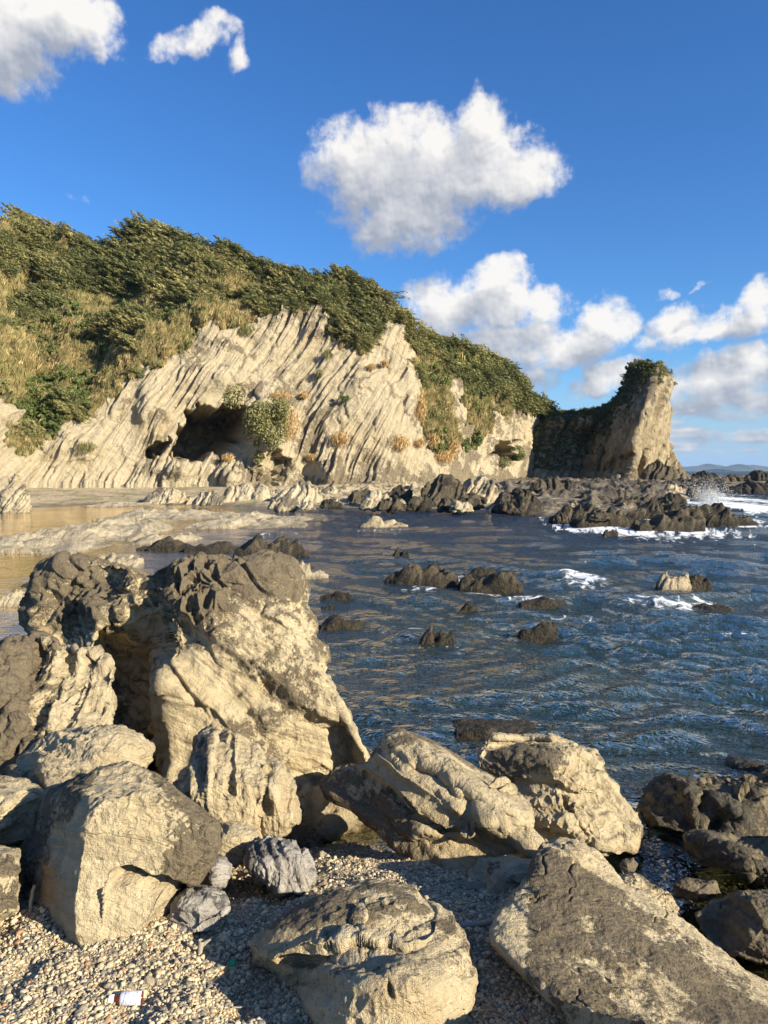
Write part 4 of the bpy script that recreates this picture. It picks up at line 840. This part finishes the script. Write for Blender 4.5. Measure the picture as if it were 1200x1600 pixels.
pn = np.stack([uP / 55, vP / 40, uP * 0], 1)
tree_f = sst(fbm(pn + 3, 3) * 40 + interp(hgt, [(0, 40), (45, 14), (90, -16), (400, -48)]) - 26 * sst(uP, 650, 690) - 20 * np.exp(-((uP - 455) / 70) ** 2 - ((vP - 462) / 26) ** 2) , -4, 14)
tree_f = np.maximum(tree_f, np.exp(-((uP - 285) / 65) ** 2 - ((vP - 430) / 60) ** 2) > .45)
tree_f = np.maximum(tree_f, (np.exp(-((uP - 565) / 36) ** 2 - ((vP - 505) / 46) ** 2) > .4) * .8)
green_f = sst(fbm(pn * 1.7 + 19, 3), .05, .45) ; low_g = np.exp(-((uP - 90) / 55) ** 2 - ((vP - 625) / 60) ** 2) > .4
rnd = rs.rand(NV); kind = np.where(rnd < tree_f, 0, np.where((rs.rand(NV) < green_f * .75) | (low_g & (rs.rand(NV) < .8)), 2, 1))
idx = np.where(kind == 0, rs.randint(0, 3, NV), np.where(kind == 1, 3 + rs.randint(0, 3, NV), 6 + rs.randint(0, 2, NV)))
tv = (fbm(pn * 2.5 + 5, 3) + .5 * fbm(pn * .8 + 15, 2))[:, None]; rr_ = rs.rand(NV, 1)
cT = OL * (.75 + .5 * rs.rand(NV, 1)) * (1 - .72 * sst(tv + rr_ * .8 - .4, -.3, .5)) + DK * .72 * sst(tv + rr_ * .8 - .4, -.3, .5)
cR = TN * (.55 + .5 * rr_) * (1 - .40 * sst(tv, -.3, .4)) + OL * .40 * sst(tv, -.3, .4)
cR = np.where(rs.rand(NV, 1) < .42, OL * (.9 + .4 * rr_), cR)
cG = GR * (.55 + .6 * rr_)
tint = np.where(kind[:, None] == 0, cT, np.where(kind[:, None] == 1, cR, cG))
sc = np.where(kind == 0, rs.uniform(.8, 1.7, NV), np.where(kind == 1, rs.uniform(.6, 1.1, NV), rs.uniform(.6, 1.15, NV))) * (pP[:, 1] / 85)
edge = sst(vsd.ravel()[ids], -4, 12); sc *= .55 + .45 * edge
scl = np.stack([sc * np.where(kind == 0, rs.uniform(.9, 1.5, NV), 1), sc, sc], 1)
rot = np.stack([rs.normal(0, .2, NV), np.where(kind == 0, R_(27) + rs.normal(0, .18, NV), rs.normal(0, .2, NV)), rs.normal(0, .5, NV) * (kind != 2) + rs.uniform(-3, 3, NV) * (kind == 2)], 1)
pP = pP + np.array([0, -.1, .25]) + (kind == 0)[:, None] * np.array([0, -.2, .35]) * rs.rand(NV, 1)
instancer('hillside_scrub', pP, rot, scl, idx, tint, VC, 'windswept scrub, reeds and bushes covering the cliff top', 'scatter_scrub')

# scrub on the headland saddle
hm = headland.data; hv = np.zeros(len(hm.vertices) * 3, np.float32); hm.vertices.foreach_get('co', hv); hv = hv.reshape(-1, 3) + np.array(headland.location)
hu = 600 + F_PX * hv[:, 0] / (hv[:, 1] * cos(PITCH)); hvv = 800 - F_PX * ((hv[:, 2] - CAM_H) / hv[:, 1] + tan(PITCH)) 
edge_u = interp(hvv, [(560, 1060), (590, 1030), (606, 1000), (625, 980), (650, 955), (690, 925), (730, 895), (760, 850)])
hid = np.flatnonzero((hu < edge_u + rs.normal(0, 14, len(hu))) & (hv[:, 1] < hv[:, 1].max() - 12) & (hv[:, 2] > 2.5))
hid = rs.choice(hid, min(5200, len(hid)), replace=False); NH = len(hid)
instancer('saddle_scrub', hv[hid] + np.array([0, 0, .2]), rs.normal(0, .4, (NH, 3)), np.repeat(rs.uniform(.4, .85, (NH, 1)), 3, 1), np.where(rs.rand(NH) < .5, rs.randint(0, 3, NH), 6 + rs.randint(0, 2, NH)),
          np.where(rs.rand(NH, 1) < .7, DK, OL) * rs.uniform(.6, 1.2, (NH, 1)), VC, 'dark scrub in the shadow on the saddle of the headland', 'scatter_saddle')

def tube(path, rads, seg=6):
    path = np.array(path, float); n = len(path); co_ = []
    for i in range(n):
        d_ = path[min(i + 1, n - 1)] - path[max(i - 1, 0)]; d_ /= np.linalg.norm(d_) + 1e-9
        a_ = np.cross(d_, (0.1, 1, .05)); a_ /= np.linalg.norm(a_) + 1e-9; b_ = np.cross(d_, a_)
        for k in range(seg): th = 2 * pi * k / seg; co_.append(path[i] + rads[i] * (a_ * cos(th) + b_ * sin(th)))
    f = [(i * seg + k, i * seg + (k + 1) % seg, (i + 1) * seg + (k + 1) % seg, (i + 1) * seg + k) for i in range(n - 1) for k in range(seg)]
    return np.array(co_), np.array(f)
def join(parts):
    C_, F_ = [], []; b0 = 0
    for c, f in parts: C_.append(c); F_.append(np.asarray(f) + b0); b0 += len(c)
    return np.concatenate(C_), np.concatenate(F_)
def tree(u, v, w, h, label, mat, seed, bare=False, off=(0, 0), nl=1500, group='windswept trees along the cliff top'):
    base = on_cliff(u, v) + np.array([off[0], .3, -.4]); rs_ = np.random.RandomState(seed)
    e = bpy.data.objects.new('windswept_tree', None); COL.objects.link(e); e.location = base; tag(e, label, 'tree', group)
    limbs = [tube([(0, 0, 0), (-.08 * w, 0, h * .3), (-.02 * w, .05, h * .55), (.05 * w, 0, h * .8)], [.13, .10, .07, .03])]
    for k in range(7 if bare else 5):
        a = rs_.uniform(-1, 1); z0 = rs_.uniform(.3, .6) * h; limbs.append(tube([(-.04 * w, 0, z0), (a * w * .25, rs_.uniform(-.3, .3), z0 + .22 * h), (a * w * .45, rs_.uniform(-.5, .5), z0 + rs_.uniform(.25, .42) * h)], [.06, .04, .015], 5))
    c, f = join(limbs); link('trunk', mesh_from('trunk', c, f), M_bark, e)
    cl = []; b0 = 0; C_, F_, L_ = [], [], []
    nb = 9 if not bare else 6
    for k in range(nb):
        x = rs_.uniform(-.42, .42) * w; cz = h * (.78 - .5 * (x / w)) * rs_.uniform(.72, 1.08); r_ = w * rs_.uniform(.13, .22) * (.55 if bare else 1)
        c, f, l = leaf_cloud(nl // nb // (3 if bare else 1), (r_ * 1.6, r_ * 1.1, r_ * .62), .26, seed * 20 + k, (1, 0, -.45), .55, .25, asp=.38)
        c = c @ np.array([[cos(.42), 0, -sin(.42)], [0, 1, 0], [sin(.42), 0, cos(.42)]]); c = c + np.array([x, rs_.uniform(-.25, .25) * w * .6, cz])
        C_.append(c); F_.append(f + b0); L_.append(l); b0 += len(c)
    link('crown', mesh_from('crown', np.concatenate(C_), np.concatenate(F_), {'leaf': np.concatenate(L_)}, smooth=False), mat, e)
TR = [(18,345,5.0,2.6,'olive tree at the left end of the cliff top skyline',M_leaf_olive,0),(62,346,5.5,2.4,'swept tree second from the left on the cliff top skyline',M_leaf_olive,0),(115,362,4.5,2.2,'low swept tree on the skyline left of the dip',M_leaf_dark,0),
 (186,374,3.2,1.8,'small tree in the dip of the cliff top skyline',M_leaf_olive,0),(240,356,5.0,3.0,'dark tree at the left end of the highest right hand grove',M_leaf_dark,0),(282,366,5.5,2.8,'big dark tree in the middle of the right hand grove',M_leaf_dark,0),
 (330,384,5.0,2.5,'olive tree on the right slope of the grove skyline',M_leaf_olive,0),(372,398,4.2,2.2,'swept tree where the grove skyline drops',M_leaf_olive,0),(418,408,2.2,1.8,'tiny bare topped tree on the skyline between grove and brow',M_leaf_dark,1),
 (485,420,4.6,2.2,'dark flat topped tree on the brow above the pale cliff',M_leaf_dark,0),(520,428,2.6,2.4,'small leaning tree beside the flat topped one on the brow',M_leaf_dark,1),(552,438,3.4,3.4,'bare branched tree standing tall on the brow',M_leaf_olive,1),
 (578,446,3.2,2.4,'bushy tree just right of the bare branched one',M_leaf_dark,0),(622,490,3.2,2.4,'dark bush like tree at the nose of the cliff brow',M_leaf_dark,0),(560,520,4.4,3.2,'dark tree hanging in the gully on the pale cliff face',M_leaf_dark,0),(590,480,4.4,3,'dark tree above the hanging gully',M_leaf_dark,0)]
for k, (u, v, w, h, lb, mt, bare) in enumerate(TR): tree(u, v + 12, w * .9, h * .85, lb, mt, 40 + k, bool(bare))
def tuft(name, label, cat, u, v, w, h, mat, seed, n=500, axis=(.25, -.2, 1), spread=.5, size=.5, asp=.12, at=None, group=None, blobs=0):
    base = on_cliff(u, v) if at is None else np.array(at, float)
    me = leaf_mesh(name, n, (w / 2, w / 2.4, h / 2), size, seed, axis, spread, .2, asp=asp, blobs=blobs)
    o = link(name, me, mat, loc=base + np.array([.1, -.6 if at is None else -.15, 0])); tag(o, label, cat, group); return o
tuft('cliff_shrub', 'large olive green shrub hanging on the buttress right of the dark cave', 'shrub', 410, 668, 6.4, 6.4, M_leaf_olive, 1, 6500, spread=1.0, size=.32, asp=.45, blobs=12)
tuft('grass_tuft', 'golden grass mass beside the large olive green shrub on the buttress', 'grass', 442, 664, 3.6, 4.2, M_leaf_dry, 2, 1700)
tuft('grass_tuft', 'brown grass crown above the large olive green shrub on the buttress', 'grass', 432, 624, 3.0, 1.4, M_leaf_dry, 3, 500)
tuft('cliff_shrub', 'lower trailing shrub at the foot of the buttress by the cave', 'shrub', 410, 708, 2.2, 2.4, M_leaf_olive, 4, 700, spread=1.0, size=.3, asp=.45, blobs=5)
for k, (u, v, w, h, mt, lb) in enumerate([(622,692,3.4,2.2,M_leaf_dry,'round orange brown grass tussock low on the pale cliff'),(530,686,2.4,2.0,M_leaf_dry,'brown grass tussock left of the round orange one on the pale cliff'),(512,555,1.4,1.4,M_leaf_olive,'small olive tussock high on the pale cliff under the hanging gully'),
 (580,574,1.3,.8,M_leaf_dry,'tiny brown tussock below the hanging gully'),(600,568,1.2,.8,M_leaf_dry,'tiny brown tussock right of another below the hanging gully'),(497,585,1.2,1.0,M_leaf_olive,'small tussock in the middle of the pale cliff'),(536,625,1.3,1.2,M_leaf_green,'green plant sprig on a crack in mid cliff'),
 (474,617,1.4,.8,M_leaf_dry,'flat brown tuft right of the buttress top'),(135,700,2.6,1.2,M_leaf_olive,'flat grass patch low on the slope left of the caves'),(355,716,1.4,.9,M_leaf_dry,'dry tuft on top of the pointed rock pyramid'),(484,712,1.5,.7,M_leaf_dry,'dry tuft at the foot of the cliff right of the buttress'),
 (655,692,1.8,1.2,M_leaf_dry,'dry tussock right of the round orange one'),(686,610,2.6,4.0,M_leaf_green,'green shrub patch on the second cliff beside the nose'),(700,700,2.6,3.0,M_leaf_dry,'long brown grass streak low on the second cliff'),(722,690,2.4,3.2,M_leaf_green,'green bush in the hollow of the second cliff'),
 (745,686,2.0,2.2,M_leaf_green,'small green bush beside the green one in the hollow'),(770,610,3.4,3.6,M_leaf_dark,'dark bush high on the second cliff'),(680,655,3.0,3.6,M_leaf_olive,'olive scrub streak in the middle of the second cliff'),(655,640,2.0,4.0,M_leaf_dry,'dry grass streak just right of the cliff nose'),
 (740,640,2.2,3.0,M_leaf_olive,'olive bush between two rock ribs of the second cliff'),(815,712,4.6,3.0,M_leaf_green,'green bush beside the small second cave'),(785,722,3.0,1.8,M_leaf_olive,'olive bush in front of the small second cave'),(690,715,3.6,1.8,M_leaf_dry,'dry grass band at the foot of the second cliff'),(672,690,2.0,2.4,M_leaf_dry,'dry grass patch right of the dry tussock'),
 (385,515,2.4,1.6,M_leaf_olive,'scrub fringe spilling over the cliff edge in its notch')]):
    g_ = mt in (M_leaf_green, M_leaf_dark); tuft('cliff_shrub' if g_ else 'grass_tuft', lb, 'shrub' if g_ else 'grass', u, v, w, h, mt, 60 + k, int(260 * max(w, 1) * max(h * .5, .7)), spread=1.0 if g_ else .4, size=.3 if g_ else .5, asp=.45 if g_ else .12, blobs=6 if g_ else 0)
ph = unproj(1000, 592, 121); tuft('headland_bush', 'dark bush on the left shoulder of the headland top', 'bush', 0, 0, 4.0, 5.0, M_leaf_dark, 5, 1600, at=ph, spread=1, size=.4, asp=.45, blobs=9)
ph = unproj(1020, 578, 122); tuft('headland_bush', 'brownish rounded bush crowning the headland top', 'bush', 0, 0, 3.8, 2.0, M_leaf_olive, 6, 1600, at=ph, spread=1, size=.4, asp=.4, blobs=10)
ph = unproj(1046, 600, 123); tuft('headland_bush', 'small bush jutting from the right edge of the headland top', 'bush', 0, 0, 2.4, .8, M_leaf_dark, 7, 300, at=ph, spread=1, size=.35, asp=.4)
ph = unproj(1000, 574, 122); tuft('headland_bush', 'low bush at the left end of the headland top', 'bush', 0, 0, 3.0, 1.2, M_leaf_dark, 8, 500, at=ph, spread=1, size=.35, asp=.4)

# ------------------------------------------------------------------ beach pebbles
def pebble_mesh(k, n=5):
    D, Fc = cubesphere(n); rs_ = np.random.RandomState(900 + k); c = D * np.array([1, rs_.uniform(.6, .95), rs_.uniform(.4, .8)])
    for _ in range(7):
        nn = rs_.normal(size=3); nn /= np.linalg.norm(nn); e = c @ nn - rs_.uniform(.42, .7); c = c - np.outer(np.where(e > 0, e * .85, 0), nn)
    return mesh_from('pebble', c + .06 * fbm(D * 2 + k, 2)[:, None] * D, Fc, smooth=True)
m, t, b, o = new_mat('pebble_stone'); geo = t.add('ShaderNodeNewGeometry')
c = t.attr('tint', 'Color', 'INSTANCER'); nn = t.noise(geo.outputs['Position'], 160, 3)
t.put(b.inputs['Base Color'], t.v('SCALE', c, scale=t.ramp(nn, .3, .7, smooth=False, a=.75, b=1.2))); b.inputs['Roughness'].default_value = .85; M_peb = m
m, t, b, o = new_mat('stone_skin'); geo = t.add('ShaderNodeNewGeometry'); oi = t.add('ShaderNodeObjectInfo'); nn = t.noise(geo.outputs['Position'], 90, 5, .65)
c = t.mix(oi.outputs['Random'], (.40, .32, .20), (.20, .165, .115)); t.put(b.inputs['Base Color'], t.v('SCALE', c, scale=t.ramp(nn, .3, .7, smooth=False, a=.65, b=1.25))); b.inputs['Roughness'].default_value = .9
bp = t.add('ShaderNodeBump'); t.put(bp.inputs['Height'], nn); bp.inputs['Distance'].default_value = .006; t.l.new(bp.outputs[0], b.inputs['Normal']); M_stone = m
PB = bpy.data.collections.new('pebble_kinds')
for k in range(6):
    me = pebble_mesh(k); me.materials.append(M_peb); PB.objects.link(bpy.data.objects.new('pebble_%d' % k, me))
def ground(x, y):
    p = np.stack([x, y, x * 0], -1).reshape(-1, 3); return beach_z(x, y) + .055 * fbm(p * 1.1, 3) + .016 * fbm(p * 9, 3)
rs = np.random.RandomState(6); NP = 85000
uP = rs.uniform(-40, 1240, NP); vP = rs.uniform(1290, 1640, NP); Yp = (CAM_H - .85) / tb(vP)
for _ in range(5): xp = (uP - 600) / F_PX * Yp; Yp = (CAM_H - beach_z(xp, Yp)) / tb(vP)
xp = (uP - 600) / F_PX * Yp * 1.0; keep = (Yp < 5.2) & (Yp > 1.5); xp, Yp = xp[keep], Yp[keep]; zp = ground(xp, Yp); N_ = len(xp)
sz = .0036 * np.exp(rs.normal(0, .48, N_)).clip(.3, 3.5) * (1 + .18 * (Yp - 2)) * 1.1
br = rs.rand(N_, 1); tint = np.array([.52, .42, .26]) * (.62 + .6 * br); tint = np.where(rs.rand(N_, 1) < .2, np.array([.19, .165, .13]) * (.7 + .6 * br), tint); tint = np.where(rs.rand(N_, 1) < .05, np.array([.36, .20, .10]), tint)
tint = tint * (1 - .62 * sst(.12 - zp, 0, .15))[:, None]
instancer('beach_pebbles', np.stack([xp, Yp, zp + sz * .25], 1), rs.uniform(-3, 3, (N_, 3)) * np.array([.12, .12, 1]), np.stack([sz] * 3, 1) * rs.uniform(.75, 1.3, (N_, 3)), rs.randint(0, 6, N_), tint, PB, 'small pale tan pebbles covering the beach', 'scatter_pebbles')
# larger loose stones, each its own object
LM = [pebble_mesh(50 + k, 9) for k in range(7)]
for me in LM: me.name = 'stone'; me.materials.append(M_stone)
def stone(u, v, size, label, group=None, mi=0):
    Y_ = (CAM_H - .85) / tb(v)
    for _ in range(6): x_ = (u - 600) / F_PX * Y_; Y_ = (CAM_H - float(beach_z(np.array(x_), np.array(Y_)))) / tb(v)
    z_ = float(ground(np.array([x_]), np.array([Y_]))[0]); o = link('stone', LM[mi], loc=(float(x_), float(Y_), z_ + size * .18)); o.scale = (size,) * 3; o.rotation_euler = (rs.normal(0, .25), rs.normal(0, .25), rs.uniform(-3, 3)); tag(o, label, 'stone', group)
for k, (u, v, s_, lb) in enumerate([(321,1362,.034,'squarish pale stone beside the blue grey layered boulder'),(155,1553,.026,'grey squarish stone just above the discarded bottle'),(320,1522,.014,'small rusty brown pebble near the green scrap'),(218,1546,.022,'flat reddish tan stone above right of the bottle'),
   (500,1352,.05,'brown angular stone at the edge of the black gap'),(530,1345,.035,'pale stone in the shadow edge of the gap'),(375,1345,.03,'tan stone left of the blue grey layered boulder'),(424,1400,.03,'pale stone under the blue grey layered boulder')]): stone(u, v, s_, lb, mi=k % 7)
for k in range(150):
    v = rs.uniform(1330, 1598); u = rs.uniform(0, 560) if rs.rand() < .72 else rs.uniform(480, 900)
    stone(u, v, .0085 * math.exp(rs.normal(.32, .42)) * (1.5 if v < 1420 else 1), 'pale tan loose stone larger than the pebbles around it', 'loose stones scattered among the beach pebbles', k % 7)

# ------------------------------------------------------------------ litter: bottle, green scrap, sticks
def simple(name, col, rough=.5, metal=0, trans=0, spec=.5):
    m, t, b, o = new_mat(name); b.inputs['Base Color'].default_value = (*col, 1); b.inputs['Roughness'].default_value = rough; b.inputs['Metallic'].default_value = metal; b.inputs['Transmission Weight'].default_value = trans; return m
def lathe(prof, seg=28):
    co_ = np.array([(r_ * cos(2 * pi * k / seg), r_ * sin(2 * pi * k / seg), z_) for z_, r_ in prof for k in range(seg)])
    return co_, grid_faces(len(prof), seg, wrap=True)
def gpos(u, v):
    Y_ = 2.3
    for _ in range(8): x_ = (u - 600) / F_PX * Y_; Y_ = (CAM_H - float(ground(np.array([x_]), np.array([Y_]))[0])) / tb(v)
    return np.array([x_, Y_, float(ground(np.array([x_]), np.array([Y_]))[0])], float)
bt = bpy.data.objects.new('bottle', None); COL.objects.link(bt); bt.location = gpos(181, 1570) + np.array([0, 0, .021]); bt.rotation_euler = (0, R_(-88), R_(6)); bt.scale = (1.0, 1.0, 1.0)
tag(bt, 'small brown glass bottle with silver wrapper and white cap lying on the pebbles', 'bottle')
H2 = .052
def pz(pr): return lathe([(z_ - H2, r_) for z_, r_ in pr])
link('glass_body', mesh_from('glass_body', *pz([(0, .001), (0, .017), (.003, .0195), (.066, .0195), (.074, .018), (.082, .011), (.088, .0095), (.096, .0095)])), simple('brown_glass', (.12, .03, .01), .08), bt)
lm, t, b, o = new_mat('silver_label'); tcn = t.add('ShaderNodeTexCoord'); n_ = t.noise(t.v('MULTIPLY', tcn.outputs['Object'], (60, 60, 260)), 1, 3, .6)
t.put(b.inputs['Base Color'], t.mix(t.ramp(n_, .5, .62), (.74, .76, .84), (.32, .34, .46))); b.inputs['Metallic'].default_value = .15; b.inputs['Roughness'].default_value = .35
bp = t.add('ShaderNodeBump'); t.put(bp.inputs['Height'], n_); bp.inputs['Distance'].default_value = .002; t.l.new(bp.outputs[0], b.inputs['Normal'])
link('label', mesh_from('label', *pz([(.004, .0199), (.0045, .0203), (.067, .0203), (.0675, .0199)])), lm, bt)
link('cap', mesh_from('cap', *pz([(.089, .0098), (.089, .0122), (.103, .0122), (.105, .0108), (.105, .001)])), simple('white_plastic', (.8, .8, .78), .4), bt)
pc = gpos(353, 1511)
D, Fc = cubesphere(8); c = np.sign(D) * np.abs(D) ** .6 * np.array([.016, .010, .0022]); c[:, 2] += .004 * np.sin(c[:, 0] * 160)
gp = link('plastic_scrap', mesh_from('plastic_scrap', c, Fc), simple('green_plastic', (.02, .30, .11), .4), loc=pc + np.array([0, 0, .014])); gp.rotation_euler = (R_(35), 0, .3); tag(gp, 'small bright green plastic scrap lying on the pebbles', 'plastic scrap')
M_wood = leaf_mat('driftwood', (.32, .27, .20)); M_wood, t, b, o = new_mat('bleached_wood'); geo = t.add('ShaderNodeNewGeometry'); nn = t.noise(t.v('MULTIPLY', geo.outputs['Position'], (1, 1, 4)), 60, 4); t.put(b.inputs['Base Color'], t.mix(nn, (.44, .38, .28), (.20, .165, .12))); b.inputs['Roughness'].default_value = .85
def stick(label, pts, r0, r1, mat=M_wood, branch=None):
    pts = [np.array(p, float) for p in pts]; base = pts[0]; n = 14; P_ = np.array([base * 0] * n); k_ = np.linspace(0, len(pts) - 1, n)
    P_ = np.stack([np.interp(k_, range(len(pts)), [p[a] for p in pts]) for a in range(3)], 1) - base; P_ += .0025 * fbm(P_ * 25, 2)[:, None] * np.array([1, .5, 1])
    parts = [tube(P_, np.linspace(r0, r1, n) * (1 + .2 * vnoise(P_ * 60)), 10)]
    if branch is not None:
        bb = np.array(branch, float) - base; parts.append(tube([P_[n // 2], (P_[n // 2] + bb) / 2 + np.array([0, 0, .003]), bb], [r1 * .9, r1 * .7, r1 * .3], 8))
    o = link('driftwood_stick', mesh_from('driftwood_stick', *join(parts)), mat, loc=base); tag(o, label, 'stick')
a_, b_ = gpos(700, 1458), gpos(800, 1452); stick('smooth grey driftwood stick reaching into the shadow under the bottom right slab', [a_ + [0, 0, .02], b_ + [0, 0, .035]], .010, .009, simple('grey_wood', (.24, .24, .22), .6))
a_ = gpos(304, 1492); stick('stubby forked pale wood piece standing on the pebbles', [a_, a_ + [.0, .0, .03], a_ + [.004, 0, .055]], .013, .010, branch=a_ + np.array([.035, .0, .058]))
a_ = gpos(30, 1425); stick('pale stick leaning at the left foot of the grey faced boulder', [a_, a_ + [.008, 0, .075], a_ + [.012, .01, .10]], .007, .006)
a_, b_ = gpos(395, 1577), gpos(352, 1582); stick('thin bleached twig on the pebbles left of the humped boulder', [a_ + [0, 0, .012], b_ + [0, 0, .014]], .003, .0018)
a_, b_ = gpos(470, 1570), gpos(500, 1600); stick('thin bleached twig under the left flank of the humped boulder', [a_ + [0, 0, .012], b_ + [0, 0, .014]], .003, .002)
a_, b_ = gpos(420, 1516), gpos(380, 1535); stick('short thin twig below the tip of the humped boulder', [a_ + [0, 0, .012], b_ + [0, 0, .014]], .0025, .0015)

# ------------------------------------------------------------------ spray of a breaking wave
rs = np.random.RandomState(3); ND = 14000; c0 = unproj(1112, 795, 47.0)
d_ = rs.normal(size=(ND, 3)); hgt_ = np.abs(rs.normal(0, .85, ND)); x_ = rs.normal(0, .35, ND) * (1 + hgt_ * .8) - hgt_ * .15
pos = np.stack([x_, rs.normal(0, .5, ND), hgt_], 1); sz = .0068 * np.exp(rs.normal(0, .55, ND)) * (1.4 - .3 * hgt_).clip(.5, 2)
octa = np.array([(1, 0, 0), (-1, 0, 0), (0, 1, 0), (0, -1, 0), (0, 0, 1), (0, 0, -1)], float); of = np.array([(0, 2, 4), (2, 1, 4), (1, 3, 4), (3, 0, 4), (2, 0, 5), (1, 2, 5), (3, 1, 5), (0, 3, 5)])
co_ = (pos[:, None, :] + octa[None] * sz[:, None, None]).reshape(-1, 3); f_ = (of[None] + 6 * np.arange(ND)[:, None, None]).reshape(-1, 3)
sp = link('sea_spray', mesh_from('sea_spray', co_, f_), simple('white_water', (.85, .87, .88), .5), loc=c0); tag(sp, 'white spray thrown up where a wave breaks on the reef', None, None, 'stuff')

# ------------------------------------------------------------------ sea air
m = bpy.data.materials.new('sea_haze'); m.use_nodes = True; t = NT(m.node_tree); t.n.clear(); o = t.add('ShaderNodeOutputMaterial'); pv = t.add('ShaderNodeVolumePrincipled')
pv.inputs['Color'].default_value = (.42, .64, 1, 1); pv.inputs['Density'].default_value = .00006; t.l.new(pv.outputs[0], o.inputs['Volume'])
c = np.array([(x, y, z_) for z_ in (-12, 130) for y in (-9700, 9700) for x in (-9700, 9700)], float)
hz = link('haze', mesh_from('haze', c, [(0, 2, 3, 1), (4, 5, 7, 6), (0, 1, 5, 4), (2, 6, 7, 3), (0, 4, 6, 2), (1, 3, 7, 5)], smooth=False), m); tag(hz, 'thin blue sea air fading the islands on the horizon', None, None, 'stuff')
